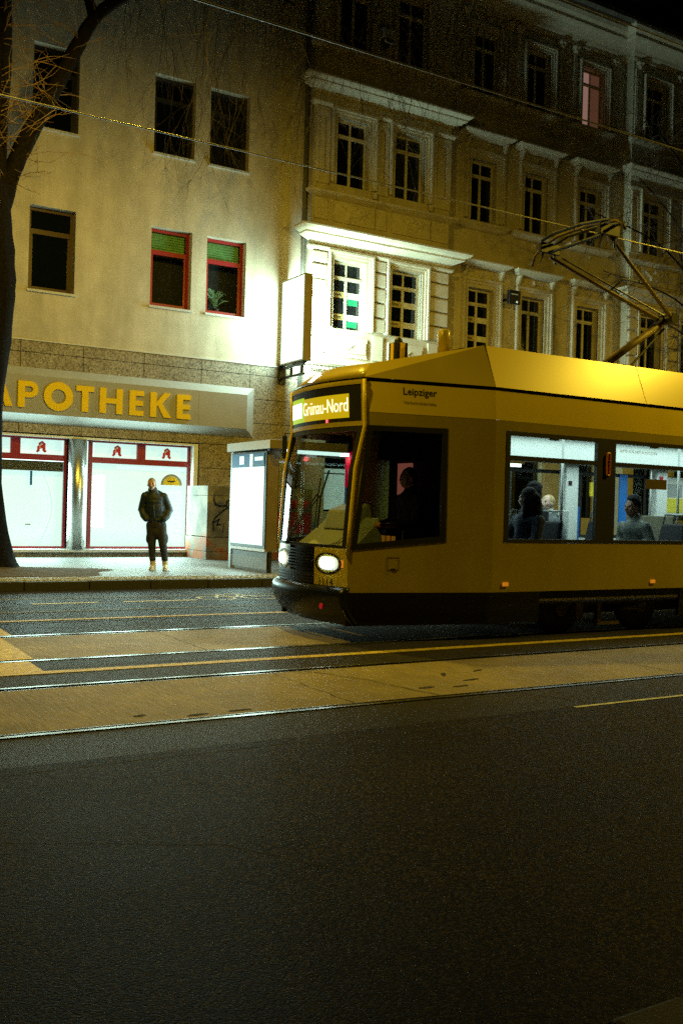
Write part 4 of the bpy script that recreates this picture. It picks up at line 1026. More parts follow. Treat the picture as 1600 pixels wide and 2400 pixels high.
# --- saloon sides
WZ0, WZ1 = 1.06, 2.28
GW = [(6.93,8.23),(8.53,9.86),(10.12,11.45),(11.71,13.04),(13.3,14.6)]
for sg in (-1, 1):
    def Yp(y): return y if sg < 0 else 2*TC-y
    mb = wall_holes(MB(), 6.72, X1, 0.52, 2.385, 8.15, [(6.87,14.75,WZ0,WZ1)], 0.06)
    mb.v = [(x, Yp(y), z) for x, y, z in mb.v]; W(mb, 'side_panel', 'tram_yellow', TR)
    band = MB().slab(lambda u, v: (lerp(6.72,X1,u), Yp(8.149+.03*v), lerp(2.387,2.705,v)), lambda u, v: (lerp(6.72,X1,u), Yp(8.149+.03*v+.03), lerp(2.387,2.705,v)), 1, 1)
    W(band, 'upper_band', 'tram_yellow_lit', TR)
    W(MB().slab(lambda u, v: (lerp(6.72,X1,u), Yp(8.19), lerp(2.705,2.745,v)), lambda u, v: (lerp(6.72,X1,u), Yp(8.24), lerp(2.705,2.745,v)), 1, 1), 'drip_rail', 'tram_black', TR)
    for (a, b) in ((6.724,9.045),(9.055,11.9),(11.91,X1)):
        W(MB().slab(lambda u, v: (lerp(a,b,u), Yp(8.175+.19*v), lerp(2.745,3.215,v)), lambda u, v: (lerp(a,b,u), Yp(8.215+.19*v), lerp(2.745,3.20,v)), 1, 1), 'roof_panel', 'tram_yellow_lit', TR)
    # black glazing ribbon with the glass set in it
    fr = MB(); yo, yi = 8.146, 8.195
    cuts = [6.872] + [v for w in GW for v in w] + [14.748]
    for a, b in zip(cuts[0::2], cuts[1::2]): fr.box(a, b, yo, yi, 1.062, 2.278)
    for (a, b) in GW: fr.box(a, b, yo, yi, 1.062, 1.10).box(a, b, yo, yi, 1.965, 2.015).box(a, b, yo, yi, 2.235, 2.278).box((a+b)/2-.05, (a+b)/2+.05, yo, yi, 2.215, 2.235)
    fr.v = [(x, Yp(y), z) for x, y, z in fr.v]; rb = W(fr, 'window_frame', 'rubber', TR)
    for (a, b) in GW:
        for (c, d) in ((1.10,1.965),(2.015,2.235)):
            g = MB().box(a+.001, b-.001, 8.165, 8.171, c+.001, d-.001); g.v = [(x, Yp(y), z) for x, y, z in g.v]; W(g, 'pane', 'glass_clear', rb)
    if sg < 0:
        for xh in (8.40,): W(MB().tube([(xh+.025*math.cos(t), 8.135, 1.985+(.105 if math.sin(t) > 0 else -.105)*1+.025*math.sin(t)) for t in [2*math.pi*i/24 for i in range(25)]], .011, 6), 'emergency_handle', 'orange_plastic', TR)
        text('window_print', 'BITTE VOR DEM AUSSTEIGEN', 'print_pale', rb, (8.62, 8.1645, 2.135), (1,0,0), (0,0,1), width=.62, depth=.0005)
        W(MB().box(9.06, 9.42, 8.160, 8.164, 1.72, 1.84), 'sticker', 'print_grey', rb)
    # dark skirt and reflectors
    for (a, b) in ((6.72,7.45),(9.75,X1)):
        W(MB().slab(lambda u, v: (lerp(a,b,u), Yp(8.185+.03*(1-v)), lerp(.17,.518,v)), lambda u, v: (lerp(a,b,u), Yp(8.225+.03*(1-v)), lerp(.17,.518,v)), 1, 1), 'skirt', 'tram_navy', TR)
    W(MB().slab(lambda u, v: (lerp(7.452,9.748,u), Yp(8.19), lerp(.43,.518,v)), lambda u, v: (lerp(7.452,9.748,u), Yp(8.23), lerp(.43,.518,v)), 1, 1), 'skirt', 'tram_navy', TR)
    for x in (6.87, 9.17, 11.5):
        g = MB().box(x, x+.075, 8.138, 8.149, .585, .625); g.v = [(a_, Yp(b_), c_) for a_, b_, c_ in g.v]; W(g, 'reflector', 'amber_low', TR)
    # --- cab side: panel round a slanted window
    Wq = [(5.13,.955),(6.17,1.06),(6.16,2.26),(5.275,2.25)]
    zc_ = [.52,.955,1.8,2.25,2.385]
    def col(z): return Sp(xc(z), z, 0, sg)
    cab = MB()
    def P3(X, z, off=0.0): return Sp(X, z, off, sg)
    cab.poly([col(.52), P3(6.72,.52), P3(6.72,1.06), P3(*Wq[1]), P3(*Wq[0]), col(.955)])
    cab.poly([P3(*Wq[1]), P3(6.72,1.06), P3(6.72,2.26), P3(*Wq[2])])
    cab.poly([col(2.25), P3(*Wq[3]), P3(*Wq[2]), P3(6.72,2.26), P3(6.72,2.385), col(2.385)])
    cab.poly([col(.955), P3(*Wq[0]), P3(lerp(5.13,5.275,.652),1.8), col(1.8)]); cab.poly([col(1.8), P3(lerp(5.13,5.275,.652),1.8), P3(*Wq[3]), col(2.25)])
    W(cab, 'cab_side', 'tram_yellow', TR)
    gi = [(5.19,1.02),(6.11,1.115),(6.10,2.20),(5.325,2.195)]
    gf = MB()
    for i in range(4):
        j = (i+1) % 4
        a, b, c, d = Wq[i], Wq[j], gi[j], gi[i]
        gf.hexa([P3(*a,-.03), P3(*b,-.03), P3(*c,-.03), P3(*d,-.03), P3(*a,.004), P3(*b,.004), P3(*c,.004), P3(*d,.004)])
    cw = W(gf, 'cab_window', 'rubber', TR)
    W(MB().hexa([P3(*gi[i],-.012) for i in range(4)] + [P3(*gi[i],-.006) for i in range(4)]), 'pane', 'glass_tinted', cw)
    if sg < 0: W(MB().poly([P3(5.42,1.90,-.07), P3(6.10,1.90,-.07), P3(6.10,2.24,-.07), P3(5.46,2.24,-.07)]), 'sun_blind', 'rubber', cw)
    # cab upper band, drip rail and slanted roof fairing
    bl = [(5.285,2.387),(6.719,2.387),(6.719,2.705),(5.235,2.705)]
    W(MB().hexa([P3(*bl[0],-.03),P3(*bl[1],-.03),P3(*bl[2],-.06),P3(*bl[3],-.06),P3(*bl[0],.001),P3(*bl[1],.001),P3(*bl[2],-.029),P3(*bl[3],-.029)]), 'upper_band', 'tram_yellow_lit', TR)
    W(MB().poly([col(2.387), P3(5.284,2.387), P3(5.234,2.705,-.029), Sp(xc(2.705),2.705,-.02,sg)]), 'corner_piece', 'tram_yellow', TR)
    W(MB().hexa([Sp(5.235,2.706,-.09,sg),P3(6.719,2.706,-.09),P3(6.719,2.744,-.09),Sp(5.235,2.744,-.09,sg),Sp(5.235,2.706,-.035,sg),P3(6.719,2.706,-.035),P3(6.719,2.744,-.035),Sp(5.235,2.744,-.035,sg)]), 'drip_rail', 'tram_black', TR)
    a0 = Sp(5.225,2.745,-.02,sg); a1 = (6.72, Yp(8.175), 2.745); b0 = (5.37, TC+sg*.67, 2.915); b1 = (6.70, Yp(8.365), 3.215)
    W(MB().poly([a0, a1, b1, b0]), 'roof_fairing', 'tram_yellow', TR)
    W(MB().tube([Fp(sg*1.0, z, .004) for z in (.90,1.2,1.5,1.8,2.05,2.25,2.45,2.72)], .017, 8), 'corner_strip', 'tram_yellow_lit', TR, smooth=True)
    if sg < 0:
        text('lettering', 'Leipziger', 'print_black', TR, P3(5.66,2.565,-.0155), Vector(P3(6.2,2.55,-.01))-Vector(P3(5.7,2.55,-.01)), (0,0.09,1), width=.385, depth=.001, bold=.012)
        text('lettering', 'Verkehrsbetriebe', 'print_grey', TR, P3(5.66,2.49,-.0085), Vector(P3(6.2,2.55,-.01))-Vector(P3(5.7,2.55,-.01)), (0,0.09,1), width=.375, depth=.001)
        for (x, z, w_, h_) in ((5.52,.755,.13,.135),):
            q = MB(); t = .004
            for b in ((x,x+w_,z,z+t),(x,x+w_,z+h_-t,z+h_),(x,x+t,z,z+h_),(x+w_-t,x+w_,z,z+h_)): q.hexa([P3(b[0],b[2],0),P3(b[1],b[2],0),P3(b[1],b[3],0),P3(b[0],b[3],0),P3(b[0],b[2],.002),P3(b[1],b[2],.002),P3(b[1],b[3],.002),P3(b[0],b[3],.002)])
            W(q, 'hatch', 'print_grey', TR); W(MB().hexa([P3(x+.04,z-.002,0),P3(x+.09,z-.002,0),P3(x+.09,z+.016,0),P3(x+.04,z+.016,0),P3(x+.04,z-.002,.006),P3(x+.09,z-.002,.006),P3(x+.09,z+.016,.006),P3(x+.04,z+.016,.006)]), 'hatch_handle', 'rubber', TR)
    # cab skirt
    W(MB().slab(lambda u, v: Sp(lerp(5.12,6.72,u), lerp(.17,.518,v), -.035-.03*(1-v), sg), lambda u, v: Sp(lerp(5.12,6.72,u), lerp(.17,.518,v), -.08-.03*(1-v), sg), 4, 1), 'skirt', 'tram_navy', TR)
    # glints on the skirt, put in as thin bars
    for x in (5.75, 6.35, 7.05):
        g = MB().box(x, x+.14, 0, .004, .456, .460); g.v = [(a_, Sp(a_, .45, -.03, sg)[1]+(b_*sg), c_) for a_, b_, c_ in g.v]; W(g, 'skirt_glint', 'under_metal', TR)
# --- roof deck and rear end
W(MB().poly([(6.70,8.365,3.215),(X1,8.365,3.215),(X1,10.135,3.215),(6.70,10.135,3.215)]).poly([(5.37,8.58,2.915),(6.70,8.365,3.215),(6.70,10.135,3.215),(5.37,9.92,2.915)]), 'roof', 'tram_yellow', TR)
W(MB().box(X1, X1+.03, 8.16, 10.34, .2, 3.2), 'rear_end', 'tram_yellow', TR)
mb = MB()
def hoodf(u, v, off=0.0):
    s = lerp(-1, 1, u); z = lerp(2.745, 2.915, v); p = Fp(s, z, 0); q = (5.37-.10*(1-s*s), TC+s*.67, 2.915); p0 = Fp(s, 2.745, 0); r_ = [lerp(p0[i], q[i], v) for i in range(3)]; r_[0] += off; return r_
W(MB().slab(lambda u, v: hoodf(u, v), lambda u, v: hoodf(u, v, .03), 12, 2), 'front_fairing', 'tram_yellow', TR, smooth=True)
W(MB().poly([hoodf(i/12, 1) for i in range(13)]), 'front_fairing_top', 'tram_yellow', TR)
fpatch('front_drip_rail', 'tram_black', -1, 1, 2.722, 2.744, -.015, .03)
# --- front: display surround
for (s0, s1, z0, z1, m_) in ((-1,1,2.675,2.720,'tram_yellow'),(-1,1,2.245,2.292,'tram_yellow'),(-1,-.955,2.292,2.675,'tram_yellow'),(.955,1,2.292,2.675,'tram_yellow')): fpatch('display_surround', m_, s0, s1, z0, z1, .006, .03)
dsp = fpatch('destination_display', 'rubber', -.954, .954, 2.293, 2.674, -.002, .02)
def dfield(name, mat, s0, s1, z0, z1, off): return fpatch(name, mat, s0, s1, z0, z1, off, .002, 10, 1, dsp)
dfield('display_field', 'led_field_green', .925, .36, 2.335, 2.605, .002); dfield('display_field', 'led_field', .359, -.735, 2.335, 2.585, .002)
dfield('route_number', 'led_white', .915, .44, 2.385, 2.555, .005)
text('display_text', 'Grünau-Nord', 'led_text', dsp, None, None, None, mapfn=lambda u, v: Fp(lerp(.38,-.72,u), lerp(2.40,2.545,v), .006), bold=-.004)
fpatch('tail_marker', 'led_red', -.31, -.27, 2.296, 2.33, .008, .006, 1, 1)
# --- windscreen
WS = W(MB().slab(lambda u, v: Fp(lerp(-.985,-.90,u), lerp(.97,2.243,v), .002), lambda u, v: Fp(lerp(-.985,-.90,u), lerp(.97,2.243,v), -.03), 2, 8), 'windscreen', 'rubber', TR)
fpatch('windscreen_edge', 'rubber', .90, .985, .97, 2.243, .002, .03, 2, 8, WS); fpatch('windscreen_edge', 'rubber', -.90, .90, 2.19, 2.243, .002, .03, 10, 1, WS); fpatch('windscreen_edge', 'rubber', -.90, .90, .97, 1.0, .002, .03, 10, 1, WS)
W(MB().grid(lambda u, v: Fp(lerp(-.90,.90,u), lerp(1.0,2.19,v), -.008), 18, 10), 'pane', 'glass_clear', WS, smooth=True)
for pts in ([(.45,.99),(.1,1.22),(-.38,1.53)], [(.38,.99),(.03,1.22),(-.44,1.51)]):
    W(MB().tube([Fp(s, z, .035) for s, z in pts], .008, 6), 'wiper_arm', 'rubber', TR)
W(MB().tube([Fp(-.56,1.78,.02), Fp(-.45,1.50,.03), Fp(-.42,1.17,.02)], .010, 6), 'wiper_blade', 'rubber', TR)
W(MB().tube([Fp(-.40,1.70,.018), Fp(-.38,1.50,.028), Fp(-.36,1.22,.018)], .007, 6), 'wiper_blade', 'rubber', TR)
W(MB().lathe(Fp(.42,.985,.02), [(.025,-.01),(.025,.02)], 10), 'wiper_pivot', 'rubber', TR)
# --- lower mask
fpatch('front_mask', 'tram_yellow', -1, -.36, .52, .968, 0, .03, 8, 4); fpatch('front_mask', 'tram_yellow', .36, 1, .70, .968, 0, .03, 8, 4)
fpatch('front_mask_dark', 'tram_black', -.359, 1, .52, .699, -.002, .03, 12, 2); fpatch('grille_back', 'tram_black', -.359, .359, .70, .968, -.02, .03, 8, 2)
for i in range(7):
    z = .725+i*.033; fpatch('grille_slat', 'tram_navy', -.33, .40, z, z+.016, .012, .03, 10, 1)
for i in range(4):
    z = .555+i*.034; fpatch('lower_slat', 'rubber', -.33, .92, z, z+.014, .008, .012, 10, 1)
text('fleet_number', '1114', 'print_black', TR, None, None, None, mapfn=lambda u, v: Fp(lerp(-.48,-.75,u), lerp(.580,.650,v), .003))
for sg in (-1, 1):
    def hl(u, v, off, k=1.0):
        # superellipse lens
        a = u*2*math.pi; r = v*k; c, s_ = math.cos(a), math.sin(a)
        ss = sg*(.66+.185*r*math.copysign(abs(c)**.6, c)); zz = .808+.074*r*math.copysign(abs(s_)**.75, s_)
        return Fp(ss, zz, off+.03*(1-r*r))
    W(MB().slab(lambda u, v: Fp(sg*(.645+.25*math.cos(u*2*math.pi)*lerp(.9,1.05,v)), .808+.105*math.sin(u*2*math.pi)*lerp(.9,1.05,v), .006), lambda u, v: Fp(sg*(.645+.25*math.cos(u*2*math.pi)*lerp(.9,1.05,v)), .808+.105*math.sin(u*2*math.pi)*lerp(.9,1.05,v), -.02), 28, 1), 'headlight_rim', 'tram_black', TR)
    hlo = W(MB().grid(lambda u, v: hl(u, v, .004), 28, 6), 'headlight', 'headlight_lens', TR, smooth=True); W(MB().grid(lambda u, v: hl(u, v, .012, .72), 28, 6), 'headlight_core', 'headlight_on', hlo, smooth=True)
    fpatch('indicator', 'amber_low', sg*.885, sg*.935, .77, .85, .004, .01, 2, 2)
    p = Fp(sg*.645, .808, .12); lamp('headlight_beam', 'SPOT', p, 130, (0.85, 1.0, 0.95), (p[0]-8, p[1]+sg*.2, 0.0), .05, spot=75, blend=.8)
# --- bumper
def bump(u, v, inner=0.0):
    s = lerp(-1, 1, u); z = lerp(.17, .575, v)
    off = interp(z, [.17,.25,.34,.42,.50,.545,.575], [-.09,-.01,.045,.07,.075,.05,.006])-inner
    p = Fp(s, z, off); return (p[0], TC+(p[1]-TC)*(1+.012*(s*s)*(off+.05)/.05), z)
W(MB().slab(lambda u, v: bump(u, v), lambda u, v: bump(u, v, .06), 26, 12), 'bumper', 'tram_navy', TR, smooth=True)
W(MB().ell(Fp(-.60,.36,.055), (.012,.035,.035)), 'rear_light', 'red_low', TR, smooth=True)
# --- far mirror, beacon, roof boxes
W(MB().box(5.16, 5.22, 10.13, 10.16, 1.95, 2.22), 'mirror', 'rubber', TR, bevel=.01); W(MB().tube([(5.26,10.02,2.24),(5.19,10.14,2.25),(5.19,10.145,2.2)], .01, 6), 'mirror_arm', 'rubber', TR)
bc = W(MB().box(6.08, 6.24, 9.17, 9.33, 3.05, 3.30), 'signal_box', 'rubber', TR, bevel=.01); W(MB().box(6.072, 6.079, 9.22, 9.28, 3.08, 3.29), 'stripe', 'yellow_plastic', bc); W(MB().ell((6.16,9.25,3.315), (.05,.05,.05)), 'dome', 'rubber', bc, smooth=True); W(MB().box(6.13, 6.19, 9.16, 9.169, 3.08, 3.29), 'stripe', 'yellow_plastic', bc)
W(MB().lathe((6.62,9.0,3.19), [(.075,0),(.075,.26),(.06,.275)], 20), 'roof_canister', 'tram_yellow', TR, smooth=True); W(MB().box(6.72, 7.0, 8.78, 8.98, 3.216, 3.25), 'antenna_base', 'rubber', TR, bevel=.012)
W(MB().box(7.6, 9.2, 8.75, 9.75, 3.216, 3.24), 'roof_mat', 'rubber', TR)
# flashing blue-white work lamp on the front fairing
W(MB().slab(lambda u, v: hoodf(.61+.055*u, .2+.6*v, -.012), lambda u, v: hoodf(.61+.055*u, .2+.6*v, .0), 2, 2), 'top_headlight', 'headlight_on', TR)
# --- pantograph
PG = W(MB().box(9.45, 10.15, 9.0, 9.5, 3.24, 3.30), 'pantograph', 'steel_dark', TR)
for y in (9.02, 9.48): W(MB().box(9.40, 10.3, y-.03, y+.03, 3.30, 3.36), 'base_rail', 'steel_dark', PG)
kn = Vector((10.58,9.25,4.11))
W(MB().tube([(9.45,9.25,3.40), kn], [.055,.045], 12), 'lower_arm', 'under_metal', PG, smooth=True)
W(MB().tube([(9.88,9.25,3.38), kn+Vector((-.05,0,-.13))], .016, 8), 'control_rod', 'steel_dark', PG)
W(MB().lathe((10.58,9.10,4.11), [(.07,0),(.07,.30)], 14, 'Y'), 'knee_joint', 'steel_dark', PG)
W(MB().tube([kn+Vector((0,.1,0)), (8.85,9.72,4.80)], [.032,.022], 10), 'upper_arm', 'under_metal', PG, smooth=True)
W(MB().tube([kn+Vector((0,-.1,0)), (8.85,8.68,4.86)], [.032,.022], 10), 'upper_arm', 'under_metal', PG, smooth=True)
W(MB().tube([kn+Vector((0,0.02,.05)), (8.95,9.60,4.78)], .012, 8), 'control_rod', 'steel_dark', PG)
W(MB().tube([(9.75,9.49,4.45), (9.72,9.25,4.55), (9.75,9.0,4.47)], .016, 8), 'cross_tie', 'steel_dark', PG)
for x in (8.70, 8.95):
    W(MB().tube([(x,8.52,4.99),(x,9.0,5.045),(x,9.5,5.045),(x,9.72,5.0)], .022, 8), 'contact_strip', 'steel_dark', PG)
W(MB().tube([(8.82,8.38,4.86),(8.82,8.43,4.94),(8.82,8.52,5.0),(8.82,9.0,5.05),(8.82,9.55,5.04),(8.82,9.82,4.97),(8.82,9.98,4.87),(8.82,10.04,4.74)], .020, 10), 'horn', 'under_metal', PG, smooth=True)
for y in (8.66, 9.72):
    W(MB().box(8.66, 9.0, y-.03, y+.03, 4.84, 4.98), 'head_spring', 'steel_dark', PG, bevel=.01)
    for dx in (-.1, .1): W(MB().tube([(8.83+dx,y,4.85),(8.83+dx*1.3,y+.02,4.72)], .016, 6), 'spring_leg', 'steel_dark', PG)
W(MB().tube([(8.83,8.66,4.88),(8.83,9.72,4.86)], .024, 8), 'head_tube', 'steel_dark', PG)
# --- bogie
for xw in (7.95, 9.25):
    for y in (8.46, 9.98):
        W(MB().lathe((xw,y-.05,.30), [(.30,0),(.33,.02),(.33,.035),(.30,.05),(.30,.12)], 30, 'Y'), 'wheel', 'under_dark', TR)
        W(MB().lathe((xw,y-.10 if y < 9 else y+.08,.30), [(.10,0),(.10,.05)], 16, 'Y'), 'axle_box', 'under_metal', TR)
for y in (8.30, 10.12):
    W(MB().box(7.6, 9.6, y, y+.08, .33, .42), 'bogie_frame', 'under_dark', TR, bevel=.01)
    W(MB().box(8.08, 8.2, y-.03, y+.05, .18, .43), 'sand_box', 'under_metal', TR, bevel=.01)
    W(MB().box(8.42, 8.78, y-.03, y+.04, .36, .42), 'bolster', 'under_metal', TR); W(MB().box(8.44, 8.50, y-.02, y+.04, .12, .36), 'guide', 'under_metal', TR); W(MB().box(8.44, 8.80, y-.02, y+.04, .09, .13), 'track_brake', 'under_metal', TR)
    W(MB().tube([(8.86,y,.28),(9.1,y-.01,.28),(9.2,y-.01,.24)], .03, 8), 'damper', 'under_metal', TR)
W(MB().box(6.8, X1-.1, 8.6, 9.9, .20, .36), 'underframe', 'under_dark', TR)
# --- interior
W(MB().box(6.73, X1, 8.25, 10.25, .37, .40), 'floor', 'interior_floor', TR); W(MB().box(5.3, 6.73, 8.58, 9.92, .56, .60), 'cab_floor', 'interior_floor', TR)
W(MB().box(6.80, X1, 8.24, 10.26, 2.44, 2.47), 'ceiling', 'interior_white', TR)
for y in (8.70, 9.72): W(MB().box(6.85, X1-.1, y, y+.09, 2.415, 2.439), 'ceiling_light', 'tram_ceiling_light', TR)
W(MB().box(6.9, 14.7, 9.95, 10.22, 2.10, 2.435), 'light_cove', 'interior_white', TR)
W(MB().box(6.9, 14.7, 8.235, 8.26, 2.29, 2.435), 'cove_panel', 'interior_white', TR)
for sg in (-1, 1):
    ya, yb2 = (8.215, 8.235) if sg < 0 else (10.265, 10.285)
    W(MB().box(6.8, X1, ya, yb2, .40, 1.055), 'lining', 'interior_white', TR)
for x in (9.62, 11.45, 13.1): W(MB().box(x, x+.24, 10.10, 10.26, .40, 2.10), 'pillar_lining', 'interior_white', TR, bevel=.02)
W(MB().box(6.74, 6.79, 8.25, 10.25, .40, 2.44), 'cab_partition', 'seat_dark', TR)
W(MB().box(5.45, 6.74, 8.5, 10.0, 2.30, 2.34), 'cab_ceiling', 'seat_dark', TR)
W(MB().hexa([(5.15,8.6,.9),(5.62,8.6,.9),(5.62,9.9,.9),(5.15,9.9,.9),(5.30,8.7,1.02),(5.62,8.7,1.30),(5.62,9.8,1.30),(5.30,9.8,1.02)]), 'dashboard', 'interior_grey', TR, bevel=.02)
W(MB().hexa([(5.42,8.95,1.15),(5.70,8.95,1.2),(5.70,9.6,1.2),(5.42,9.6,1.15),(5.46,9.0,1.36),(5.70,9.0,1.46),(5.70,9.55,1.46),(5.46,9.55,1.36)]), 'instrument_hood', 'interior_grey', TR, bevel=.02)
W(MB().box(5.55, 5.75, 8.56, 8.7, 1.19, 1.24), 'orange_cloth', 'orange_plastic', TR, bevel=.02)
W(MB().box(6.70, 6.735, 9.72, 10.0, 1.42, 1.96), 'red_lit_strip', 'cab_salmon', TR)  # red light on the partition, put in as a glowing strip
for k in range(3): W(MB().tube([(5.88+.02*k, 9.70+.10*k, 1.70-.03*k), (5.88+.02*k, 9.70+.10*k, 2.05)], .035, 10), 'red_curtain_fold', 'cab_red', TR, smooth=True)  # red lamp light put into the curtain folds as their own glow
for y in (8.62, 8.72, 8.82): W(MB().box(5.75, 5.77, y, y+.05, 1.02, 1.10), 'dial', 'amber_low', TR)
for k, (x, z) in enumerate(((5.42,1.20),(5.60,1.20),(5.96,1.14),(6.06,1.11),(6.0,1.17))): pass
W(MB().box(5.86, 5.99, 8.60, 8.63, 1.03, 1.16), 'switch_panel', 'under_metal', TR)
W(MB().box(5.82, 5.859, 9.78, 9.92, 2.0, 2.035), 'cab_lamp', 'tube_white', TR)
def seat(x, y, mat='seat_dark', w=.44):
    s = W(MB().hexa([(x-.42,y-w/2,.76),(x,y-w/2,.74),(x,y+w/2,.74),(x-.42,y+w/2,.76),(x-.42,y-w/2,.84),(x,y-w/2,.82),(x,y+w/2,.82),(x-.42,y+w/2,.84)]), 'seat', mat, TR, bevel=.03)
    W(MB().hexa([(x-.04,y-w/2,.80),(x+.05,y-w/2,.80),(x+.05,y+w/2,.80),(x-.04,y+w/2,.80),(x+.06,y-w/2*.84,1.30),(x+.12,y-w/2*.84,1.30),(x+.12,y+w/2*.84,1.30),(x+.06,y+w/2*.84,1.30)]), 'backrest', mat, s, bevel=.025)
    W(MB().box(x-.25, x-.15, y-.06, y+.06, .40, .75), 'pedestal', 'interior_grey', s)
    W(MB().tube([(x+.09,y-w/2*.8,1.30),(x+.10,y-w/2*.7,1.42),(x+.10,y+w/2*.7,1.42),(x+.09,y+w/2*.8,1.30)], .013, 8), 'grab_handle', 'steel_grey', s, smooth=True)
for (x, y) in ((7.80,8.52),(10.02,8.62),(8.95,9.80),(9.9,9.82),(7.80,9.82),(12.0,8.55),(12.6,9.85)): seat(x, y)
for (x, y) in ((7.02,8.42),(10.62,9.0),(11.2,10.0),(8.5,9.0)): W(MB().tube([(x,y,.40),(x,y,2.44)], .017, 10), 'grab_pole', 'steel_grey', TR, smooth=True)
W(MB().box(9.12, 9.16, 9.55, 10.1, .40, 1.44), 'screen', 'interior_white', TR, bevel=.01)
W(MB().box(10.3, 10.34, 8.8, 9.35, .40, 1.40), 'screen', 'panel_olive', TR, bevel=.01)
for x in (10.55, 10.80): W(MB().box(x, x+.16, 10.225, 10.245, 1.2, 2.0), 'blue_curtain', 'panel_blue', TR)
ps = W(MB().box(11.80, 12.20, 10.235, 10.245, 1.42, 2.0), 'poster', 'paper_white', TR); W(MB().box(11.82, 12.18, 10.228, 10.234, 1.46, 1.68), 'poster_print', 'paper_yellow', ps); W(MB().box(11.84, 12.16, 10.228, 10.234, 1.70, 1.90), 'poster_print', 'interior_grey', ps)
W(MB().box(11.50, 11.56, 10.08, 10.099, 1.86, 2.0), 'red_label', 'red_plastic', TR); W(MB().box(9.66, 9.72, 10.09, 10.099, 1.80, 1.86), 'label_sticker', 'dark_red_frame', TR)
W(MB().box(9.86, 9.98, 10.20, 10.24, 1.0, 1.5), 'blue_panel', 'panel_blue', TR)
for x in (10.2, 12.3): W(MB().box(x, x+.07, 10.215, 10.24, 1.66, 1.86), 'ticket_label', 'yellow_plastic', TR)
lamp('saloon_light', 'AREA', (10.8, 9.25, 2.405), 90, (0.74, 1.0, 0.93), None, 7.6, 1.2)
lamp('dash_glow', 'POINT', (5.74, 9.1, 1.40), 0.9, (1.0, 0.62, 0.35), None, .03)
lamp('cab_glow', 'POINT', (5.80, 9.80, 1.98), 0.7, (1.0, 0.10, 0.14), None, .03)

# ================================================================== PEOPLE
class Fig:
    def __init__(s, loc, yaw, shear=0.0): s.o = Vector(loc); s.m = Matrix.Rotation(yaw, 3, 'Z'); s.yaw = yaw; s.k = shear
    def __call__(s, x, y, z): return s.o + s.m @ Vector((x+s.k*z, y, z))
def head_prims(mb, T, c, neck, sk=1.0, pitch=0.0):
    cx, cy, cz = c
    def H(x, y, z):
        y2 = y*math.cos(pitch)-z*math.sin(pitch)*-1*-1; 
        yy = y*math.cos(pitch)+z*math.sin(pitch)*-1; zz = z*math.cos(pitch)+y*math.sin(pitch)
        return T(cx+x, cy+yy, cz+zz)
    r = (0, 0, T.yaw)
    mb.ell(H(0,.012,.030), (.077,.096,.098), r); mb.ell(H(0,-.022,-.045), (.058,.068,.070), r)
    mb.ell(H(0,-.052,-.082), (.032,.030,.028), r)
    mb.capsule(H(0,-.090,.012), .010, H(0,-.112,-.026), .015); mb.capsule(H(-.045,-.072,.026), .015, H(.045,-.072,.026), .015)
    for s in (-1, 1):
        mb.ell(H(s*.080,.010,-.004), (.012,.022,.032), r); mb.ell(H(s*.045,-.058,-.020), (.026,.026,.026), r)
    mb.capsule(H(-.020,-.086,-.056), .009, H(.020,-.086,-.056), .009)
    mb.limb([(H(0,.02,-.04), .058), (T(*neck), .062)])
    return H
def eyes(T, H, par, mouth=True):
    for s in (-1, 1): W(MB().ell(H(s*.032,-.079,.006), (.011,.008,.008), (0,0,T.yaw), 10, 6), 'eye', 'hair_dark', par, smooth=True)
    W(MB().capsule(H(-.022,-.094,-.055), .004, H(.022,-.094,-.055), .004, 8, 2), 'mouth', 'skin_brown', par, smooth=True)

# --- standing man in front of the shop window
man = thing('person', 'standing man in dark puffer jacket with hands in pockets before the shop window', 'person', (6.37, 17.5, 0.12))
T = Fig((6.37,17.5,0.12), math.atan2(-6.37, 17.5)+R(-8), -.095)
b = MB()
H = head_prims(b, T, (-.03,-.03,1.615), (-.01,.01,1.46), pitch=R(-6))
b.limb([(T(0,0,.95), .13), (T(0,0,1.2), .13), (T(-.005,.01,1.38), .10), (T(-.01,.015,1.50), .055)])
legs = {}
for s in (-1, 1):
    hip, knee, ank = (s*.09,0,.90), (s*.10,-.02-.03*(s>0),.49), (s*.115,.01,.10)
    b.limb([(T(*hip), .088), (T(*knee), .058), (T(*ank), .042)]); b.limb([(T(s*.115,.02,.05), .042), (T(s*.125,-.13,.035), .035)])
    b.limb([(T(s*.19,.01,1.40), .060), (T(s*.26,.03,1.15), .045), (T(s*.20,-.06,1.0), .036), (T(s*.15,-.10,.95), .035)])
body = remesh(b, 'body', 'skin', man, .013, 5)
eyes(T, H, body)
j = MB()
j.limb([(T(0,.0,1.02), .140), (T(0,0,1.10), .145), (T(0,.0,1.22), .150), (T(-.005,.01,1.36), .140)]); j.ell(T(.0,-.005,1.14), (.195,.155,.24), (0,0,T.yaw)); j.ell(T(0,.0,1.34), (.205,.135,.13), (0,0,T.yaw)); j.ell(T(0,0,1.0), (.180,.145,.11), (0,0,T.yaw))
j.limb([(T(-.02,.01,1.42), .110), (T(-.022,.005,1.47), .100), (T(-.025,.005,1.51), .094)]); j.limb([(T(-.13,.05,1.44), .06), (T(0,.09,1.47), .075), (T(.11,.05,1.44), .06)])
for s in (-1, 1):
    j.limb([(T(s*.18,.01,1.40), .074), (T(s*.262,.03,1.15), .070), (T(s*.225,-.05,1.03), .064), (T(s*.17,-.11,.965), .058)])
    for k in range(6):   # quilting on the sleeves
        u = k/5; p = Vector((s*.185,.01,1.39)).lerp(Vector((s*.262,.03,1.13)), u); j.ell(T(*p), (.080,.080,.028), (0,0,T.yaw))
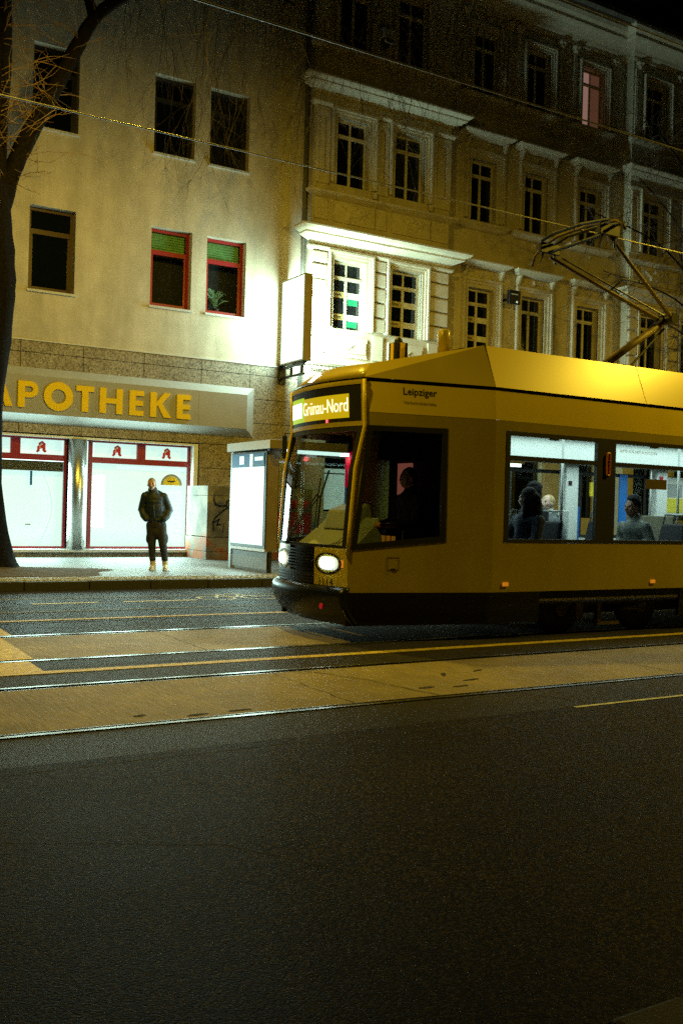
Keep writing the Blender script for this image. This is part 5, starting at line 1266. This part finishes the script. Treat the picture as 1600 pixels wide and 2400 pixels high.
for k in range(5): j.ell(T(0,-.005,.95+k*.085), (.188+.010*math.sin(k*.7),.150,.050), (0,0,T.yaw))
jk = remesh(j, 'jacket', 'jacket_navy', man, .016, 3)
W(MB().tube([T(.0,-.163,.93+k*.09) if k < 4 else T(-.01,-.160+.02*(k-3),.93+k*.09) for k in range(6)], .006, 6), 'zip', 'steel_dark', jk)
p = MB()
p.ell(T(0,.0,.86), (.178,.135,.13), (0,0,T.yaw)); p.ell(T(0,-.005,.72), (.165,.125,.13), (0,0,T.yaw))
for s in (-1, 1):
    p.limb([(T(s*.088,0,.85), .108), (T(s*.10,-.02-.02*(s>0),.62), .092), (T(s*.105,-.02-.03*(s>0),.47), .076), (T(s*.115,-.012*(s>0),.30), .068), (T(s*.115,.01,.18), .058)])
    p.ell(T(s*.185,-.01,.60), (.025,.07,.09), (0,0,T.yaw)); p.ell(T(s*.11,-.01,.45), (.078,.082,.03), (0,0,T.yaw)); p.ell(T(s*.115,0,.21), (.070,.074,.03), (0,0,T.yaw))
remesh(p, 'trousers', 'trousers', man, .016, 4)
for s in (-1, 1):
    f = MB(); f.limb([(T(s*.115,.01,.19), .057), (T(s*.115,.012,.09), .058)]); f.limb([(T(s*.115,.03,.055), .052), (T(s*.12,-.06,.05), .050), (T(s*.13,-.135,.042), .042)])
    bo = remesh(f, 'boot', 'boot', man, .012, 3)
    q = MB(); pts = [(s*.115-.05,.07),(s*.115+.05,.07),(s*.12+.056,-.05),(s*.13+.05,-.15),(s*.13,-.185),(s*.13-.05,-.15),(s*.12-.056,-.05)]
    q.prism(pts, lambda x, y: T(x, y, 0.0), lambda x, y: T(x, y, .028)); W(q, 'sole', 'sole', bo, bevel=.006)
h = MB(); h.ell(H(0,.022,.040), (.081,.096,.096), (0,0,T.yaw)); h.ell(H(0,.055,-.01), (.074,.06,.075), (0,0,T.yaw))
remesh(h, 'hair', 'hair_grey', man, .012, 2)

# --- seated figures in the tram
def seated(label, loc, yaw, skin, top, hair, style, lean=(0, 0), turn=0.0, pitch=0.0, tall=0.0, collar=None, group=None, arms=None):
    root = thing('person', label, 'person', loc)
    T = Fig(loc, yaw); lx, ly = lean; zs = .45; t = tall
    Hc = (lx, ly-.02, zs+.70+t); TH = Fig(T(*Hc)-Matrix.Rotation(yaw+turn,3,'Z') @ Vector((0,0,0)), yaw+turn)
    b = MB()
    H = head_prims(b, TH, (0,0,0), (0,.05,-.16), pitch=pitch)
    b.limb([(T(0,0,zs+.02), .125), (T(lx*.4,ly*.4,zs+.25), .115), (T(lx*.8,ly*.8,zs+.46+t), .115), (T(lx*.95,ly*.9+.02,zs+.56+t), .062), (T(lx,ly+.02,zs+.64+t), .056)])
    for s in (-1, 1):
        b.limb([(T(s*.09,0,zs), .085), (T(s*.11,-.42,zs+.04), .062), (T(s*.11,-.40,.08), .042)]); b.limb([(T(s*.11,-.38,.045), .04), (T(s*.11,-.53,.035), .035)])
        e = (arms or {}).get(s, ((s*.25,-.08,zs+.22),(s*.12,-.30,zs+.12)))
        b.limb([(T(lx*.8+s*.17,ly*.8,zs+.45+t), .055), (T(*e[0]), .042), (T(*e[1]), .034)]); b.ell(T(*e[1]), (.04,.05,.03))
        for k in range(4): q = e[1]; b.capsule(T(q[0]+(k-1.5)*.018,q[1]-.03,q[2]), .010, T(q[0]+(k-1.5)*.020,q[1]-.08,q[2]-.02), .008)
    bo = remesh(b, 'body', skin, root, .014, 4); eyes(TH, H, bo)
    j = MB(); j.limb([(T(0,0,zs+.02), .16), (T(lx*.4,ly*.4,zs+.24), .155), (T(lx*.75,ly*.75,zs+.43+t), .145)]); j.ell(T(lx*.7,ly*.7,zs+.42+t), (.215,.14,.13), (0,0,yaw)); j.ell(T(lx*.3,ly*.3,zs+.18), (.19,.16,.2), (0,0,yaw))
    j.limb([(T(lx*.9,ly*.9+.02,zs+.54+t), .085), (T(lx*.93,ly*.92+.02,zs+.57+t), .078)])
    for s in (-1, 1):
        e = (arms or {}).get(s, ((s*.25,-.08,zs+.22),(s*.12,-.30,zs+.12))); j.limb([(T(lx*.8+s*.185,ly*.8,zs+.45+t), .075), (T(*e[0]), .066), (T(*e[1]), .050)])
    remesh(j, 'jacket', top, root, .018, 3)
    p = MB()
    for s in (-1, 1): p.limb([(T(s*.09,0,zs), .105), (T(s*.11,-.42,zs+.04), .080), (T(s*.11,-.40,.14), .06)])
    remesh(p, 'trousers', 'cloth_black', root, .02, 3)
    if collar:
        c = MB(); c.limb([(T(lx*.95,ly*.92+.01,zs+.56+t), .076), (T(lx,ly+.01,zs+.60+t), .070)]); remesh(c, 'collar', collar, root, .012, 2)
    h = MB()
    if style == 'long':
        h.ell(H(0,.02,.04), (.092,.108,.104)); h.limb([(H(0,.07,.0), .095), (H(0,.095,-.15), .095), (H(.0,.10,-.30), .075)]); h.limb([(H(.07,.02,-.02), .04), (H(.085,.03,-.18), .045), (H(.08,.0,-.30), .03)]); h.limb([(H(-.07,.02,-.02), .04), (H(-.085,.03,-.18), .045), (H(-.08,.0,-.30), .03)])
    elif style == 'curly':
        rng = random.Random(int(loc[0]*100))
        h.ell(H(0,.03,.05), (.092,.105,.095))
        for k in range(70):
            a, b_ = rng.uniform(0, 2*math.pi), rng.uniform(.0, 1.15); x, y, z = math.sin(b_)*math.cos(a), math.sin(b_)*math.sin(a), math.cos(b_)
            h.ell(H(x*.095, .03+y*.105, .045+z*.105), (.022,.022,.022), (0,0,0), 8, 6)
        h.ell(H(0,.075,-.01), (.075,.06,.085))
    else:
        h.ell(H(0,.028,.042), (.083,.094,.095)); h.ell(H(0,.065,-.015), (.072,.055,.075))
    remesh(h, 'hair', hair, root, .012, 2 if style != 'curly' else 1)
    return root
LEFT = R(-90)   # figures face -Y locally; turning by -90 degrees faces -X
seated('passenger with long dark hair seen from behind in the first saloon window', (7.52,8.52,.40), LEFT, 'skin_pale', 'cloth_denim', 'hair_dark', 'long', lean=(0,0.02), turn=R(-70), tall=-.0)
seated('passenger with dark curly hair half hidden behind the long-haired passenger in the tram', (8.46,9.45,.40), LEFT, 'skin', 'cloth_black', 'hair_dark', 'curly', lean=(0,-.02), tall=.09)
seated('fair-haired passenger with pale collar and grey quilted jacket looking down in the tram', (9.00,9.70,.40), LEFT, 'skin_pale', 'cloth_grey', 'hair_blond', 'short', lean=(0,-.08), turn=R(12), pitch=R(-16), collar='collar_white', tall=-.03)
seated('passenger in an olive jacket with dark curly hair in profile in the second saloon window', (9.60,8.72,.40), LEFT, 'skin_brown', 'cloth_olive', 'hair_dark', 'curly', lean=(0,-.14), tall=-.05)
seated('tram driver in dark clothing with short dark hair behind the cab window', (6.40,9.22,.60), LEFT, 'skin', 'cloth_black', 'hair_dark', 'short', lean=(0,-.06), tall=0.0, arms={-1: ((-.26,-.12,.62),(-.16,-.42,.60)), 1: ((.26,-.12,.62),(.16,-.42,.60))})
W(MB().hexa([(6.55,8.98,.9),(6.62,8.98,.9),(6.62,9.46,.9),(6.55,9.46,.9),(6.62,9.03,1.75),(6.68,9.03,1.75),(6.68,9.41,1.75),(6.62,9.41,1.75)]), 'driver_seat', 'seat_dark', TR, bevel=.03)

# ================================================================== TREES
def curve_pts(ps, n):
    ps = [Vector(p) for p in ps]; out = []
    for i in range(len(ps)-1):
        p0, p1, p2, p3 = ps[max(i-1,0)], ps[i], ps[i+1], ps[min(i+2,len(ps)-1)]
        for k in range(n):
            t = k/n; out.append(0.5*((2*p1)+(p2-p0)*t+(2*p0-5*p1+4*p2-p3)*t*t+(3*p1-p0-3*p2+p3)*t**3))
    out.append(ps[-1]); return out
def rough_tube(mb, pts, rad, n, rng, k=.10):
    a = len(mb.v); mb.tube(pts, rad, n)
    for i in range(len(pts)):
        for j in range(n):
            q = a+i*n+j; c = pts[i]; v = Vector(mb.v[q]); s = 1+k*math.sin(j*2.4+i*.35)+rng.uniform(-k, k)*.7; mb.v[q] = tuple(c+(v-c)*s)
def twig(mb, rng, p, d, L, r, depth, droop=.0, wig=.35):
    n = 6; pts = [Vector(p)]; d = Vector(d).normalized()
    for i in range(n):
        d = (d+Vector((rng.gauss(0,wig),rng.gauss(0,wig),rng.gauss(0,wig)-droop))*.32).normalized(); pts.append(pts[-1]+d*L/n)
    mb.tube(pts, [r*(1-.75*i/n) for i in range(n+1)], 4 if r < .012 else 6)
    if depth > 0:
        for k in range(rng.randint(2, 4)):
            i = rng.randint(1, n); q = pts[i]; dd = (pts[i]-pts[i-1]).normalized()+Vector((rng.gauss(0,.7),rng.gauss(0,.7),rng.gauss(0,.6)-droop*.5))
            twig(mb, rng, q, dd, L*rng.uniform(.35,.75), max(r*.6,.0032), depth-1, droop, wig)
rng = random.Random(11)
t1 = thing('street_tree', 'rough-barked bare tree with drooping orange-lit twigs at the kerb before the pharmacy', 'tree', (3.2, 17.9, 0.12))
tk = MB(); TY = 17.9
path = curve_pts([(3.16,TY,-.05),(3.17,TY,.6),(3.14,TY,1.9),(3.15,TY,3.4),(3.24,TY,5.0),(3.18,TY,6.5),(3.12,TY,7.8),(3.14,TY,9.8),(3.0,TY,12.5)], 6)
rad = [interp(p.z, [0,.25,.6,1.2,1.9,3.4,4.8,5.1,6.5,7.8,9.8,12.5], [.88,.63,.52,.42,.38,.38,.42,.44,.38,.33,.36,.26]) for p in path]
rough_tube(tk, path, rad, 22, rng, .05)
W(tk, 'trunk', 'bark', t1, smooth=True)
lb = MB()
lp = curve_pts([(3.25,TY,6.1),(3.50,TY-.05,7.0),(3.78,TY-.1,7.8),(4.16,TY-.1,8.62),(4.58,TY-.1,9.55),(4.98,TY-.1,10.35),(5.6,TY-.2,10.95),(6.6,TY-.4,11.9),(8.2,TY-.6,13.0)], 5)
rough_tube(lb, lp, [interp(p.z, [6.1,7,8.6,9.6,10.4,11,13], [.20,.165,.135,.125,.115,.09,.05]) for p in lp], 14, rng, .09); W(lb, 'limb', 'bark', t1, smooth=True)
lb = MB(); lp2 = curve_pts([(4.95,TY-.1,10.2),(4.80,TY-.1,10.75),(4.7,TY,11.6),(4.5,TY,13.2)], 4); rough_tube(lb, lp2, [.11,.105,.10,.095,.09,.085,.08,.075,.07,.065,.06,.055,.05], 10, rng, .09); W(lb, 'limb', 'bark', t1, smooth=True)
lb = MB(); lp3 = curve_pts([(3.1,TY-.2,7.6),(2.2,TY-1.0,9.2),(1.6,TY-1.6,11.0)], 5); rough_tube(lb, lp3, [.16-.01*i for i in range(11)], 10, rng, .09); W(lb, 'limb', 'bark', t1, smooth=True)
for br in ([(5.6,TY-.2,10.95),(7.6,TY-.9,11.6),(10.2,TY-1.2,12.2),(12.5,TY-1,12.6)], [(6.6,TY-.4,11.9),(8.0,TY+.6,12.3),(9.8,TY+1.4,12.6)], [(5.6,TY-.2,10.95),(6.6,TY-1.8,11.4),(8.2,TY-3.0,11.6)]):
    lb = MB(); q = curve_pts(br, 5); rough_tube(lb, q, [.07-.045*i/len(q) for i in range(len(q))], 8, rng, .06); W(lb, 'branch', 'bark', t1, smooth=True)
tw = MB()
for i in range(36):         # shoots sprouting from the big limb and the stem
    q = lp[rng.randint(3, 26)]; s = rng.choice((-1,-1,1)); twig(tw, rng, q, (s*rng.uniform(.3,1), rng.uniform(-.9,.4), rng.uniform(-.2,.8)), rng.uniform(.5,1.3), .009, 1, .15, .5)
for i in range(26):
    z = rng.uniform(7.4, 10.6); twig(tw, rng, (3.3, TY-.3, z), (rng.uniform(.1,1), rng.uniform(-1,0), rng.uniform(-.2,.7)), rng.uniform(.5,1.3), .009, 1, .1, .5)
W(tw, 'shoots', 'twig', t1, fix=False)
tw = MB()
for i in range(95):         # hanging twigs from the branches above the picture
    x = rng.uniform(5.0, 13.2); y = TY-1.0+rng.uniform(-1.6,2.2); z = rng.uniform(10.6,12.4)+.05*(x-5)
    twig(tw, rng, (x, y, z), (rng.uniform(-.5,.6), rng.uniform(-.5,.4), -1), rng.uniform(1.0,2.6), .0085, 2, .28, .42)
W(tw, 'twigs', 'twig_dark', t1, fix=False)
t2 = thing('street_tree', 'bare tree with dense thin twigs in front of the far end of the ornate facade', 'tree', (23.6, 18.3, 0.12))
tk = MB(); path = curve_pts([(23.6,18.3,-.05),(23.6,18.3,3),(23.5,18.3,6),(23.3,18.2,9),(23.0,18.1,13)], 6); rough_tube(tk, path, [.42-.012*i for i in range(len(path))], 16, rng, .05); W(tk, 'trunk', 'bark', t2, smooth=True)
tw = MB()
for k, (z, tgt) in enumerate(((4.2,(19.6,17.6,6.6)),(5.0,(18.6,18.4,7.8)),(5.8,(19.8,16.9,8.6)),(6.5,(17.6,18.2,9.2)),(7.2,(20.0,18.6,10.6)),(4.6,(21.2,16.6,6.0)),(8.0,(18.8,17.4,11.6)))):
    p0 = Vector((23.5,18.3,z)); q = Vector(tgt); mid = p0.lerp(q,.5)+Vector((rng.uniform(-.4,.4),rng.uniform(-.4,.4),.7)); pts = curve_pts([p0, mid, q], 7)
    lb = MB(); rough_tube(lb, pts, [.040-.032*i/len(pts) for i in range(len(pts))], 8, rng, .06); W(lb, 'branch', 'bark', t2, smooth=True)
    for i in range(30):
        u = rng.uniform(.3, 1); c = pts[int(u*(len(pts)-1))]; twig(tw, rng, c, (rng.uniform(-1,.5), rng.uniform(-.7,.7), rng.uniform(-.8,.8)), rng.uniform(.6,1.6), .009, 2, .12, .5)
W(tw, 'twigs', 'twig_dark', t2, fix=False)

# ================================================================== OVERHEAD WIRES
def wire(label, y, z, r, sag=0.0):
    pts = [(x, y, z+sag*math.sin(x*.05)) for x in range(-40, 80, 4)]
    o = MB().tube(pts, r, 6).build('contact_wire', 'wire', smooth=True); tag(o, label, 'wire', 'overhead tram wires')
wire('tram contact wire touching the raised pantograph', 9.25, 5.075, .0085)
wire('lower overhead wire above the near track, crossing the upper facades', 6.5, 4.97, .0075)
wire('topmost overhead wire crossing the main cornice of the ornate house', 6.5, 5.985, .0075)
